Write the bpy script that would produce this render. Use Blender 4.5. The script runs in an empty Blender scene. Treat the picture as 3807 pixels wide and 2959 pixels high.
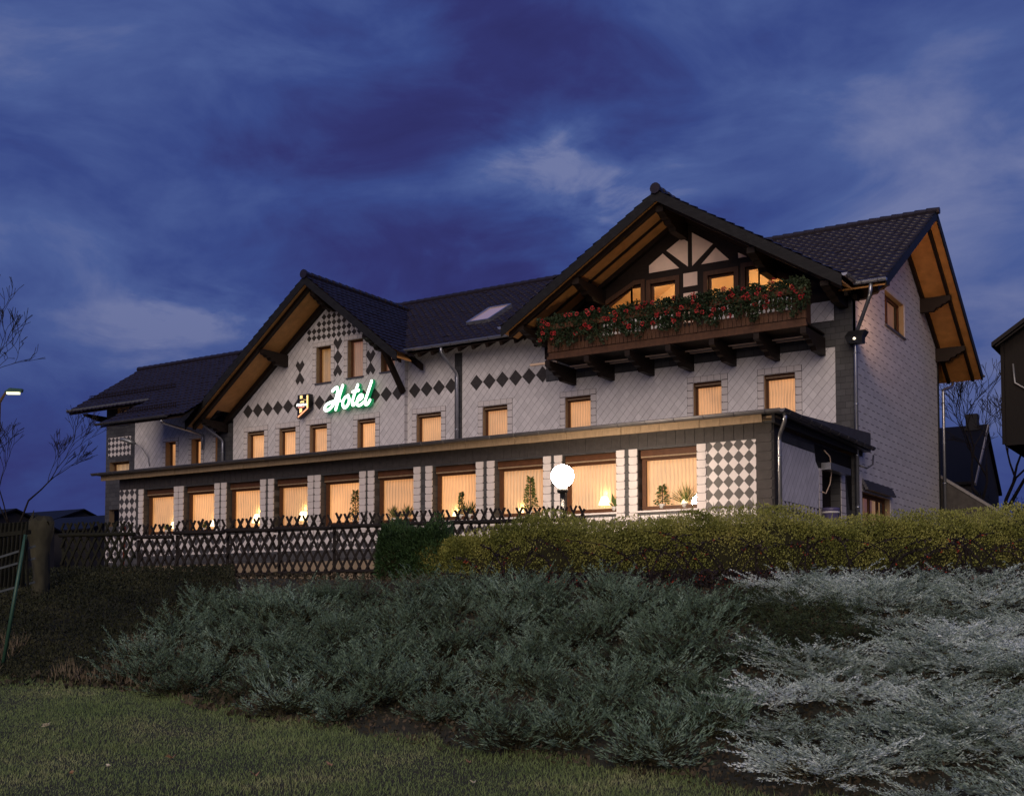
import bpy, bmesh, math, random
import numpy as np
from mathutils import Vector, Matrix

S = bpy.context.scene
COL = S.collection
R = math.radians

# ------------------------------------------------------------------ camera
YAW, PITCH = R(32.61), R(2.917)
F_PX, W_PX, CY_PX, H_PX = 4323.0, 3807.0, 2036.5, 2959.0
cam = bpy.data.cameras.new('camera')
cam_o = bpy.data.objects.new('camera', cam)
COL.objects.link(cam_o)
cam_o.location = (0, 0, 1.6)
cam_o.rotation_euler = (R(90) + PITCH, 0, YAW)
cam.sensor_fit = 'HORIZONTAL'
cam.sensor_width = 36
cam.lens = 36 * F_PX / W_PX
cam.shift_y = (CY_PX - H_PX / 2) / W_PX
cam.clip_end = 3000
S.camera = cam_o
FWD = Vector((-math.sin(YAW), math.cos(YAW), 0))
RGT = Vector((math.cos(YAW), math.sin(YAW), 0))

def sky_dir(u, v):
    """direction of a patch of cloud, from where it stands in the sky (azimuth to the right, height)"""
    a = math.atan((u - 1092) * 1.743 / F_PX)
    e = math.atan((1295 - v) * 1.743 / F_PX * math.cos(a))
    h = YAW - a
    return (-math.sin(h) * math.cos(e), math.cos(h) * math.cos(e), math.sin(e))

# ------------------------------------------------------------------ node helper
class T:
    def __init__(s, tree):
        s.t = tree; s.n = tree.nodes; s.l = tree.links
    def node(s, typ, **kw):
        n = s.n.new(typ)
        for k, v in kw.items(): setattr(n, k, v)
        return n
    def link(s, a, b): s.l.new(a, b)
    def put(s, sock, v):
        if isinstance(v, (int, float)): sock.default_value = v
        elif isinstance(v, (tuple, list)):
            d = sock.default_value
            sock.default_value = tuple(v) if len(v) == len(d) else tuple(v)[:3] + (1.0,) * (len(d) - 3)
        else: s.link(v, sock)
    def m(s, op, a, b=0.0, c=None, clamp=False):
        n = s.node('ShaderNodeMath', operation=op, use_clamp=clamp)
        s.put(n.inputs[0], a); s.put(n.inputs[1], b)
        if c is not None: s.put(n.inputs[2], c)
        return n.outputs[0]
    def vm(s, op, a, b=(0, 0, 0)):
        n = s.node('ShaderNodeVectorMath', operation=op)
        s.put(n.inputs[0], a); s.put(n.inputs[1], b)
        return n.outputs['Value' if op in ('DOT_PRODUCT', 'LENGTH', 'DISTANCE') else 'Vector']
    def mix(s, f, a, b):
        n = s.node('ShaderNodeMix', data_type='RGBA')
        s.put(n.inputs[0], f); s.put(n.inputs[6], a); s.put(n.inputs[7], b)
        return n.outputs[2]
    def noise(s, scale, vec=None, detail=4, rough=.55, dist=0.0):
        n = s.node('ShaderNodeTexNoise'); n.inputs['Scale'].default_value = scale
        n.inputs['Detail'].default_value = detail; n.inputs['Roughness'].default_value = rough
        n.inputs['Distortion'].default_value = dist
        if vec is not None: s.link(vec, n.inputs['Vector'])
        return n.outputs['Fac']
    def remap(s, v, a, b, c, d):
        n = s.node('ShaderNodeMapRange'); n.inputs[1].default_value = a; n.inputs[2].default_value = b
        n.inputs[3].default_value = c; n.inputs[4].default_value = d
        s.put(n.inputs[0], v); return n.outputs[0]
    def pos(s): return s.node('ShaderNodeNewGeometry').outputs['Position']
    def xyz(s, v):
        n = s.node('ShaderNodeSeparateXYZ'); s.link(v, n.inputs[0]); return n.outputs
    def comb(s, x, y, z):
        n = s.node('ShaderNodeCombineXYZ'); s.put(n.inputs[0], x); s.put(n.inputs[1], y); s.put(n.inputs[2], z)
        return n.outputs[0]
    def rnd(s, vec):
        n = s.node('ShaderNodeTexWhiteNoise', noise_dimensions='3D'); s.link(vec, n.inputs['Vector']); return n.outputs['Value']
    def bump(s, h, strength=.3, dist=.02):
        n = s.node('ShaderNodeBump'); n.inputs['Strength'].default_value = strength
        n.inputs['Distance'].default_value = dist; s.link(h, n.inputs['Height']); return n.outputs[0]

# ------------------------------------------------------------------ world: dusk sky with cloud
world = bpy.data.worlds.new('World'); S.world = world; world.use_nodes = True
w = T(world.node_tree); w.n.clear()
out = w.node('ShaderNodeOutputWorld'); bg = w.node('ShaderNodeBackground'); w.link(bg.outputs[0], out.inputs[0])
D0 = w.node('ShaderNodeTexCoord').outputs['Generated']
dx, dy, dz = w.xyz(D0)
flat = w.comb(w.m('MULTIPLY', dx, 1.0), w.m('MULTIPLY', dy, 1.0), w.m('MULTIPLY', dz, 2.3))
n1 = w.noise(2.1, flat, 5, .5, .35)
n2 = w.noise(5.6, flat, 7, .58, .5)
wob = w.vm('SCALE', w.vm('SUBTRACT', w.node('ShaderNodeTexNoise').outputs['Color'], (.5, .5, .5))); wob.node.inputs[3].default_value = .16
wn = [n for n in w.n if n.bl_idname == 'ShaderNodeTexNoise'][-1]; wn.inputs['Scale'].default_value = 7.0; wn.inputs['Detail'].default_value = 5; w.link(flat, wn.inputs['Vector'])
DW = w.vm('ADD', D0, wob)
cl = w.m('ADD', w.m('MULTIPLY', n1, .62), w.m('MULTIPLY', n2, .38))
wisp = w.remap(w.noise(9.0, w.comb(w.m('MULTIPLY', dx, 1.0), w.m('MULTIPLY', dy, 1.0), w.m('MULTIPLY', dz, 2.6)), 7, .62, .9), .36, .66, .12, 1.35)
def blob(u, v, tight, amt, cur, flatten=1.0):
    c = sky_dir(u, v)
    d = w.vm('SUBTRACT', DW, c)
    d = w.vm('MULTIPLY', d, (1, 1, flatten))
    q = w.m('POWER', w.vm('LENGTH', d), 2.0)
    g = w.m('EXPONENT', w.m('MULTIPLY', q, -tight))
    if amt > .25: g = w.m('MULTIPLY', g, wisp)
    return w.m('ADD', cur, w.m('MULTIPLY', g, amt))
lvl = w.remap(cl, .36, .64, 0.30, .78)
for b in ((1090, 190, 45, -.30, 1.0), (800, 330, 30, -.14, 1.3), (1500, 560, 60, -.08, 1), (150, 1000, 30, -.20, 1.2),
          (1200, 390, 90, .34, 2.4), (1030, 365, 200, .24, 2.2), (1330, 420, 200, .22, 2), (400, 700, 130, .27, 2.6), (300, 655, 90, .12, 2.2), (480, 210, 30, .20, 1.3),
          (1850, 60, 28, .16, 1.2), (2100, 640, 50, .22, 1), (250, 120, 25, .16, 1), (1650, 380, 60, .1, 1.6), (600, 560, 25, -.1, 1.2), (100, 780, 60, .12, 1)):
    lvl = blob(*b[:4], lvl, b[4])
lvl = w.m('ADD', lvl, w.m('MULTIPLY', w.m('SUBTRACT', n2, .5), .55), clamp=True)
ramp = w.node('ShaderNodeValToRGB'); w.link(lvl, ramp.inputs[0])
cr = ramp.color_ramp
cr.elements[0].position = 0.0; cr.elements[0].color = (.027, .027, .125, 1)
cr.elements[1].position = 1.0; cr.elements[1].color = (.170, .205, .400, 1)
for p_, c_ in ((.25, (.034, .040, .175, 1)), (.5, (.044, .074, .262, 1)), (.75, (.075, .120, .330, 1))):
    e_ = cr.elements.new(p_); e_.color = c_
# the last blue of the daylight, physically based, behind the cloud
sky = w.node('ShaderNodeTexSky', sky_type='NISHITA'); sky.sun_disc = False
sky.sun_elevation = R(-4.0); sky.sun_rotation = R(180)
skyc = w.vm('SCALE', sky.outputs[0]); skyc.node.inputs[3].default_value = 0.05
hz = w.remap(dz, -.02, .28, 1.0, 0.0)
duskc = w.mix(w.m('MULTIPLY', hz, .55), ramp.outputs[0], (.034, .035, .150, 1))
tot = w.vm('ADD', duskc, skyc)
w.link(tot, bg.inputs['Color']); bg.inputs['Strength'].default_value = .90

# the faint, broad after-light from behind the photographer
sun = bpy.data.lights.new('sun', 'SUN'); sun.energy = 1.75; sun.angle = R(50); sun.color = (1.0, .79, .62)
sun_o = bpy.data.objects.new('sun', sun); COL.objects.link(sun_o)
SUN_EL, SUN_AZ = R(24), R(198)
sd_ = Vector((-math.sin(SUN_AZ) * math.cos(SUN_EL), math.cos(SUN_AZ) * math.cos(SUN_EL), math.sin(SUN_EL)))
sun_o.rotation_euler = (-sd_).to_track_quat('-Z', 'Y').to_euler()
sun_o.location = (0, -30, 40)

S.view_settings.view_transform = 'Standard'; S.view_settings.look = 'None'
S.view_settings.exposure = 0.0; S.view_settings.gamma = 1.0
S.render.engine = 'CYCLES'
S.cycles.use_denoising = True
S.cycles.max_bounces = 6; S.cycles.transparent_max_bounces = 12
S.cycles.sample_clamp_indirect = 4.0

# ------------------------------------------------------------------ materials
def mat(name):
    m = bpy.data.materials.new(name); m.use_nodes = True
    t = T(m.node_tree); t.n.clear()
    o = t.node('ShaderNodeOutputMaterial'); p = t.node('ShaderNodeBsdfPrincipled'); t.link(p.outputs[0], o.inputs[0])
    return m, t, p

def simple(name, col, rough=.7, metal=0.0, var=.18, scale=6.0, stretch=None, bump=0.0):
    m, t, p = mat(name)
    v = t.pos()
    if stretch: v = t.vm('MULTIPLY', v, stretch)
    n = t.noise(scale, v, 5, .6)
    k = t.remap(n, .25, .75, 1 - var, 1 + var)
    c = t.vm('SCALE', col); t.put(c.node.inputs[0], col); t.link(k, c.node.inputs[3])
    t.link(c, p.inputs['Base Color']); p.inputs['Roughness'].default_value = rough; p.inputs['Metallic'].default_value = metal
    if rough > .45 and metal < .2: p.inputs['Specular IOR Level'].default_value = .22
    if bump: t.link(t.bump(n, bump, .02), p.inputs['Normal'])
    return m

def slate_white(name, ax):
    """small white diamond shingles: grooves on both diagonals, each shingle slightly its own tone"""
    m, t, p = mat(name); P = t.pos(); c = t.xyz(P); x, z = c[ax], c[2]
    wd, ht = .30, .34
    jx = t.noise(2.2, P, 3, .6); x = t.m('ADD', x, t.m('MULTIPLY', t.m('SUBTRACT', jx, .5), .05))
    a = t.m('ADD', t.m('DIVIDE', x, wd), t.m('DIVIDE', z, ht)); b = t.m('SUBTRACT', t.m('DIVIDE', x, wd), t.m('DIVIDE', z, ht))
    fa, fb = t.m('FRACT', a), t.m('FRACT', b)
    r = t.rnd(t.comb(t.m('FLOOR', a), t.m('FLOOR', b), 0.0))
    ga = t.m('LESS_THAN', fa, .05); gb = t.m('LESS_THAN', fb, .095)
    n = t.noise(3.0, P, 5, .6); n2_ = t.noise(.5, P, 3, .6)
    streak = t.noise(1.0, t.vm('MULTIPLY', P, (2.6, 2.6, .35)), 5, .65)
    tone = t.m('ADD', t.m('ADD', .43, t.m('MULTIPLY', r, .10)), t.m('ADD', t.m('MULTIPLY', n, .07), t.m('ADD', t.m('MULTIPLY', n2_, .09), t.m('MULTIPLY', streak, .11))))
    base = t.vm('SCALE', (.985, .965, .965)); t.put(base.node.inputs[0], (.985, .965, .965)); t.link(tone, base.node.inputs[3])
    c1 = t.mix(t.m('MULTIPLY', ga, .28), base, (.05, .045, .045, 1)); c2 = t.mix(t.m('MULTIPLY', gb, t.remap(n, .3, .7, .25, .66)), c1, (.045, .04, .042, 1))
    t.link(c2, p.inputs['Base Color']); p.inputs['Roughness'].default_value = .55
    h = t.m('ADD', t.m('MULTIPLY', fa, -.5), t.m('MULTIPLY', fb, 1.0))
    t.link(t.bump(h, .35, .012), p.inputs['Normal'])
    return m

def slate_side(name):
    """white shingles of the side wall: staggered courses with a short dark shadow step and a light edge"""
    m, t, p = mat(name); P = t.pos(); c = t.xyz(P); y, z = c[1], c[2]
    rh, tw = .235, .60
    row = t.m('FLOOR', t.m('DIVIDE', z, rh)); fz = t.m('FRACT', t.m('DIVIDE', z, rh))
    u = t.m('ADD', t.m('DIVIDE', y, tw), t.m('MULTIPLY', row, .37)); fu = t.m('FRACT', u)
    r = t.rnd(t.comb(t.m('FLOOR', u), row, 0.0))
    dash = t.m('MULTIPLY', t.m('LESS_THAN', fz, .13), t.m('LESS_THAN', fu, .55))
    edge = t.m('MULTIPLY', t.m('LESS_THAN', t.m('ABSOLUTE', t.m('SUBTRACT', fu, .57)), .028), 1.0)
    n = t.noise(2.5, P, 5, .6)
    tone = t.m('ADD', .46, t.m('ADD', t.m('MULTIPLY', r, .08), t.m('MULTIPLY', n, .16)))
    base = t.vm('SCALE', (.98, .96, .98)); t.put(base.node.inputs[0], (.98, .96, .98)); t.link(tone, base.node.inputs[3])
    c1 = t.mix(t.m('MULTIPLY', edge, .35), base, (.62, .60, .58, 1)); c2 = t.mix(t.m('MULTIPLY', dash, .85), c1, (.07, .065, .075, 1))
    t.link(c2, p.inputs['Base Color']); p.inputs['Roughness'].default_value = .5
    t.link(t.bump(t.m('ADD', fz, t.m('MULTIPLY', fu, .4)), .3, .012), p.inputs['Normal'])
    return m

def slate_dark(name, ax, rh=.20, tw=.30, tone0=.052):
    m, t, p = mat(name); P = t.pos(); c = t.xyz(P); x, z = c[ax], c[2]
    row = t.m('FLOOR', t.m('DIVIDE', z, rh)); fz = t.m('FRACT', t.m('DIVIDE', z, rh))
    u = t.m('ADD', t.m('DIVIDE', x, tw), t.m('MULTIPLY', t.m('MODULO', row, 2.0), .5)); fu = t.m('FRACT', u)
    r = t.rnd(t.comb(t.m('FLOOR', u), row, 1.0))
    g = t.m('MAXIMUM', t.m('LESS_THAN', fz, .08), t.m('LESS_THAN', fu, .045))
    n = t.noise(4.0, P, 5, .65)
    tone = t.m('MULTIPLY', t.m('ADD', .55, t.m('ADD', t.m('MULTIPLY', r, .5), t.m('MULTIPLY', n, .6))), tone0)
    base = t.vm('SCALE', (1, .97, .93)); t.put(base.node.inputs[0], (.96, .98, 1.0)); t.link(tone, base.node.inputs[3])
    t.link(t.mix(t.m('MULTIPLY', g, .75), base, (.010, .010, .010, 1)), p.inputs['Base Color'])
    p.inputs['Roughness'].default_value = .55; p.inputs['Specular IOR Level'].default_value = .2 if tone0 < .03 else .4
    t.link(t.bump(t.m('SUBTRACT', 1.0, fz), .4, .012), p.inputs['Normal'])
    return m

def chequer(name, ax, wd=.29, ht=.325, x0=0.0, z0=0.0):
    m, t, p = mat(name); P = t.pos(); c = t.xyz(P); x, z = c[ax], c[2]
    X = t.m('DIVIDE', t.m('SUBTRACT', x, x0), wd); Z = t.m('DIVIDE', t.m('SUBTRACT', z, z0), ht)
    a, b = t.m('ADD', X, Z), t.m('SUBTRACT', X, Z)
    fa, fb = t.m('FRACT', a), t.m('FRACT', b); ia, ib = t.m('FLOOR', a), t.m('FLOOR', b)
    par = t.m('GREATER_THAN', t.m('ABSOLUTE', t.m('SUBTRACT', t.m('MODULO', t.m('ADD', t.m('ADD', ia, ib), 1000.0), 2.0), 0.0)), .5)
    r = t.rnd(t.comb(ia, ib, 2.0)); n = t.noise(5.0, P, 4, .6)
    e = t.m('MAXIMUM', t.m('MAXIMUM', t.m('LESS_THAN', fa, .035), t.m('LESS_THAN', fb, .035)), 0.0)
    wt = t.m('ADD', .54, t.m('ADD', t.m('MULTIPLY', r, .06), t.m('MULTIPLY', n, .07)))
    wc = t.vm('SCALE', (1, .95, .93)); t.put(wc.node.inputs[0], (1, .95, .93)); t.link(wt, wc.node.inputs[3])
    dt = t.m('ADD', .030, t.m('ADD', t.m('MULTIPLY', r, .02), t.m('MULTIPLY', n, .02)))
    dc = t.vm('SCALE', (1, .97, .95)); t.put(dc.node.inputs[0], (1, .97, .95)); t.link(dt, dc.node.inputs[3])
    col = t.mix(par, dc, wc)
    t.link(t.mix(t.m('MULTIPLY', e, .6), col, (.02, .02, .02, 1)), p.inputs['Base Color'])
    p.inputs['Roughness'].default_value = .5
    t.link(t.bump(t.m('ADD', fa, t.m('MULTIPLY', fb, -1.0)), .3, .012), p.inputs['Normal'])
    return m

def curtain(name, col, strength, pleat=.115, diffuse=.42):
    m, t, p = mat(name); P = t.pos(); c = t.xyz(P)
    oi = t.node('ShaderNodeObjectInfo').outputs['Random']; P = t.vm('ADD', P, t.comb(t.m('MULTIPLY', oi, 31.0), t.m('MULTIPLY', oi, 17.0), t.m('MULTIPLY', oi, 9.0))); c = t.xyz(P)
    ph = t.m('ADD', t.m('ADD', c[0], c[1]), t.m('MULTIPLY', t.noise(1.3, P, 2, .5), .16))
    s1 = t.m('SINE', t.m('MULTIPLY', ph, 6.2832 / pleat)); s2 = t.m('SINE', t.m('MULTIPLY', ph, 6.2832 / (pleat * .37)))
    n = t.noise(1.1, P, 2, .5)
    k = t.m('ADD', .80, t.m('ADD', t.m('MULTIPLY', s1, .17), t.m('ADD', t.m('MULTIPLY', s2, .05), t.m('MULTIPLY', t.m('SUBTRACT', n, .5), .85))))
    k = t.m('MULTIPLY', k, t.remap(oi, 0, 1, .76, 1.16))
    ec = t.vm('SCALE', col); t.put(ec.node.inputs[0], col); t.link(k, ec.node.inputs[3])
    t.put(p.inputs['Base Color'], (diffuse, diffuse * .9, diffuse * .72, 1)); p.inputs['Roughness'].default_value = .9
    t.link(ec, p.inputs['Emission Color']); p.inputs['Emission Strength'].default_value = strength
    return m

def glow(name, col, strength, base=(.8, .8, .8)):
    m, t, p = mat(name); t.put(p.inputs['Base Color'], base + (1,)); t.put(p.inputs['Emission Color'], col + (1,))
    p.inputs['Emission Strength'].default_value = strength; return m

def glass(name, tint=(.9, .9, .9), refl=.10):
    m = bpy.data.materials.new(name); m.use_nodes = True; t = T(m.node_tree); t.n.clear()
    o = t.node('ShaderNodeOutputMaterial'); tr = t.node('ShaderNodeBsdfTransparent'); gl = t.node('ShaderNodeBsdfGlossy')
    t.put(tr.inputs[0], tint + (1,)); gl.inputs['Roughness'].default_value = .03; t.put(gl.inputs[0], (.8, .85, .9, 1))
    lw = t.node('ShaderNodeLayerWeight'); lw.inputs[0].default_value = .25
    mx = t.node('ShaderNodeMixShader'); t.link(t.m('ADD', t.m('MULTIPLY', lw.outputs['Fresnel'], .5), refl * .3), mx.inputs[0])
    t.link(tr.outputs[0], mx.inputs[1]); t.link(gl.outputs[0], mx.inputs[2]); t.link(mx.outputs[0], o.inputs[0])
    return m

def foliage(name, cols, rough=.6, scale=1.2, trans=.12, spec=.3):
    """leaf colour varies from plant to plant, clump to clump and leaf to leaf"""
    m, t, p = mat(name)
    P = t.pos(); oi = t.node('ShaderNodeObjectInfo').outputs['Random']
    n = t.noise(scale, P, 4, .6); n2_ = t.noise(scale * 14, P, 2, .6)
    f = t.m('ADD', t.m('ADD', t.m('MULTIPLY', n, .9), t.m('MULTIPLY', n2_, .55)), t.m('MULTIPLY', t.m('SUBTRACT', oi, .5), .22))
    rp = t.node('ShaderNodeValToRGB'); t.link(t.remap(f, .42, 1.02, 0, 1), rp.inputs[0])
    cr = rp.color_ramp
    k = len(cols)
    cr.elements[0].color = cols[0] + (1,); cr.elements[1].color = cols[-1] + (1,)
    for i in range(1, k - 1):
        e = cr.elements.new(i / (k - 1)); e.color = cols[i] + (1,)
    t.link(rp.outputs[0], p.inputs['Base Color']); p.inputs['Roughness'].default_value = rough
    p.inputs['Specular IOR Level'].default_value = spec
    return m

M = {}
M['white_front'] = slate_white('white diamond shingles, front', 0)
M['white_end'] = slate_white('white diamond shingles, end', 1)
M['white_side'] = slate_side('white staggered shingles')
M['dark_front'] = slate_dark('dark slate, front', 0)
M['dark_end'] = slate_dark('dark slate, end', 1)
M['dark_small'] = slate_dark('dark slate, barge', 0, .12, .16, .011)
M['dark_small_end'] = slate_dark('dark slate, barge end', 1, .12, .16, .014)
M['chequer'] = chequer('chequered shingles', 0, .29, .325, .02, .05)
M['chequer_small'] = chequer('small chequered shingles', 0, .27, .27, .02, .05)
M['chequer_end'] = chequer('chequered shingles, end', 1, .30, .34, .02, .07)
M['white_tile'] = simple('white trim tile', (.60, .565, .55), .5, 0, .10, 4)
M['white_trim'] = simple('white shingle trim', (.60, .57, .555), .55, 0, .10, 4)
M['dark_plate'] = simple('dark slate plate', (.048, .044, .042), .5, 0, .25, 7)
M['roof_tile'] = simple('dark glazed roof tile', (.0145, .0105, .0155), .36, 0, .35, 5)
M['roof_tile_red'] = simple('brown roof tile edge', (.045, .020, .014), .5, 0, .3, 5)
M['pine'] = simple('varnished pine boarding', (.52, .255, .080), .5, 0, .22, 3, (1, 1, 1))
M['timber'] = simple('dark stained timber', (.015, .009, .006), .6, 0, .3, 5, (1, 1, 3), .2)
M['brown'] = simple('brown window frame wood', (.085, .036, .016), .5, 0, .25, 8, (1, 1, 1))
M['balcony'] = simple('balcony wood', (.075, .036, .019), .55, 0, .30, 6, (2, 2, .5), .2)
M['zinc'] = simple('zinc', (.42, .44, .47), .32, .85, .15, 3)
M['zinc_dark'] = simple('weathered zinc', (.12, .12, .13), .45, .6, .2, 3)
M['fascia'] = simple('pale eaves boarding', (.27, .20, .125), .7, 0, .22, 5, (3, 1, 1), .15)
M['plaster'] = simple('tan plinth render', (.24, .19, .13), .85, 0, .18, 3, None, .2)
M['infill'] = simple('render infill with painted glow', (.80, .61, .49), .8, 0, .06, 4)  # warm glow from below is mixed into this base colour
M['reveal'] = simple('tan window reveal', (.30, .22, .13), .7, 0, .12, 4)
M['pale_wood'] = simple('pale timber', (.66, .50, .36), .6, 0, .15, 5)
M['curtain'] = curtain('lit curtain, restaurant', (1.0, .43, .140), .84)
M['curtain_up'] = curtain('lit curtain, bedroom', (1.0, .44, .16), .76, .10)
M['curtain_dim'] = curtain('dim curtain', (1.0, .42, .25), .16, .12, .45)
M['curtain_amber'] = curtain('amber blind', (1.0, .42, .09), .30, .3)
M['curtain_tan'] = curtain('tan blind', (1.0, .55, .24), .33, .3)
M['room'] = simple('warm room wall', (.75, .55, .30), .8, 0, .05, 2)
M['glass'] = glass('window glass')
M['globe'] = glow('lit opal globe', (1.0, .76, .56), 260.0)
M['shade'] = glow('lit lamp shade', (1.0, .74, .38), 3.2)
M['neon'] = glow('white neon letter face', (.93, 1.0, .95), 2.6)
M['neon_green'] = glow('green letter side', (.0, .30, .10), .55, (.02, .25, .08))
M['sign_black'] = simple('black sign face', (.012, .012, .014), .35, 0, .1, 5)
M['sign_yellow'] = glow('yellow sign light', (1.0, .62, .10), 1.25)
M['sign_orange'] = glow('orange sign light', (1.0, .30, .06), 1.25)
M['sign_white'] = glow('white sign lettering', (1.0, .97, .90), 2.2)
M['sign_red'] = glow('red sign lettering', (1.0, .14, .04), .9)
M['street_glow'] = glow('street lamp light', (1.0, .95, .55), 1.4)
M['black_metal'] = simple('black painted metal', (.02, .021, .022), .4, .3, .2, 6)
M['green_metal'] = simple('green painted metal', (.03, .085, .055), .45, .1, .2, 6)
M['grey_metal'] = simple('grey metal', (.30, .32, .33), .4, .6, .15, 6)
M['slat_blue'] = simple('blue grey slat', (.06, .075, .085), .7, 0, .2, 6)
M['pole'] = simple('brown pole', (.10, .065, .035), .7, 0, .2, 4)
M['old_wood'] = simple('weathered fence wood', (.016, .013, .012), .8, 0, .35, 9, (1, 1, 3), .3)
M['mossy_wood'] = simple('mossy fence wood', (.013, .014, .008), .85, 0, .4, 9, (1, 1, 3), .3)
M['bark'] = simple('bark', (.045, .038, .032), .9, 0, .35, 10, (1, 1, .4), .4)
M['bark_pale'] = simple('lichened bark', (.045, .044, .028), .9, 0, .55, 4, (1, 1, .6), .5)
M['twig'] = simple('dark twig', (.018, .015, .014), .85, 0, .3, 6)
M['barn'] = simple('black stained boarding', (.006, .005, .0045), .7, 0, .4, 5, (6, 6, .4), .3)
M['dim_wall'] = simple('dusk house wall', (.022, .022, .025), .85, 0, .2, 2)
M['dim_roof'] = simple('dusk house roof', (.004, .004, .006), .6, 0, .25, 4, (1, 1, 3))
M['coping'] = simple('coping stone', (.26, .25, .25), .7, 0, .15, 5)
M['stone'] = simple('stair stone', (.07, .065, .06), .85, 0, .35, 4, None, .3)
M['paving'] = simple('terrace paving', (.085, .075, .065), .85, 0, .25, 3, None, .2)
M['terracotta'] = simple('terracotta', (.30, .10, .05), .8, 0, .2, 6)
M['pot_blue'] = simple('violet glazed planter', (.085, .075, .16), .35, 0, .12, 6)
M['white_pot'] = simple('white pot', (.6, .6, .58), .5, 0, .08, 6)
M['red_pole'] = simple('rusty red pole', (.22, .045, .022), .7, 0, .3, 8)
M['pale_stone'] = simple('pale stone ornament', (.42, .36, .32), .8, 0, .2, 8)
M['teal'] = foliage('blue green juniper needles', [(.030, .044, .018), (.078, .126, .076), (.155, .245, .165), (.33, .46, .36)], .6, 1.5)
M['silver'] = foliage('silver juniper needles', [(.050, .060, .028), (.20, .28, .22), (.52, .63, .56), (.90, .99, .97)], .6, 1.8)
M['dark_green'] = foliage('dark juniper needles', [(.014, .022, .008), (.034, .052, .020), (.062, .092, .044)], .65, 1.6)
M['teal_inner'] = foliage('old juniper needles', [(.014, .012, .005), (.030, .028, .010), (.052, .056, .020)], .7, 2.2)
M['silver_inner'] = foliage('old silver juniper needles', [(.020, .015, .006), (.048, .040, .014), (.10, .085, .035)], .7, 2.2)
M['hedge'] = foliage('olive hedge sprays', [(.10, .125, .026), (.26, .28, .065), (.40, .39, .11), (.58, .46, .21)], .65, 1.6)
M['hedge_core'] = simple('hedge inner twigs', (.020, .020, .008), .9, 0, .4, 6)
M['conifer'] = foliage('dark conifer sprays', [(.012, .026, .010), (.036, .080, .026), (.080, .145, .050)], .6, 1.6)
M['evergreen'] = foliage('night evergreen', [(.004, .006, .004), (.010, .014, .009)], .7, 1.6)
M['houseplant'] = foliage('house plant leaf', [(.03, .05, .012), (.07, .11, .025), (.16, .19, .045)], .45, 4)
M['geranium_leaf'] = foliage('geranium leaf', [(.010, .020, .008), (.024, .042, .018), (.048, .068, .030)], .6, 3)
M['geranium'] = foliage('geranium flower', [(.22, .014, .018), (.42, .03, .034), (.55, .07, .06)], .55, 5)
M['cotoneaster'] = foliage('dark cotoneaster leaf', [(.008, .006, .005), (.022, .014, .012), (.055, .032, .026)], .55, 3)
M['berry'] = foliage('red berry leaf', [(.20, .022, .012), (.42, .06, .025)], .5, 5)
M['ground_leaf'] = foliage('ground cover leaf', [(.014, .012, .008), (.038, .034, .018), (.085, .066, .040), (.14, .105, .07)], .8, 1.3)
M['dark_leaf'] = foliage('dark undergrowth leaf', [(.006, .008, .003), (.020, .025, .009), (.050, .052, .024)], .8, 1.1)
M['straw'] = foliage('dry grass', [(.11, .090, .058), (.24, .195, .125)], .8, 2)
M['grass'] = foliage('grass blade', [(.068, .112, .038), (.135, .205, .072), (.20, .27, .10), (.36, .37, .19)], .6, .9)
M['leaf_brown'] = simple('fallen brown leaf', (.34, .21, .13), .7, 0, .3, 30)
M['leaf_pale'] = simple('fallen pale leaf', (.62, .58, .45), .7, 0, .15, 30)

def ground_mat():
    m, t, p = mat('soil and turf'); P = t.pos()
    n = t.noise(.8, P, 5, .6); n2_ = t.noise(14, P, 6, .7)
    f = t.m('ADD', t.m('MULTIPLY', n, .5), t.m('MULTIPLY', n2_, .5))
    rp = t.node('ShaderNodeValToRGB'); t.link(t.remap(f, .3, .7, 0, 1), rp.inputs[0])
    rp.color_ramp.elements[0].color = (.022, .024, .011, 1); rp.color_ramp.elements[1].color = (.052, .050, .024, 1)
    t.link(rp.outputs[0], p.inputs['Base Color']); p.inputs['Roughness'].default_value = .95
    t.link(t.bump(n2_, .6, .04), p.inputs['Normal'])
    return m
M['ground'] = ground_mat()

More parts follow.
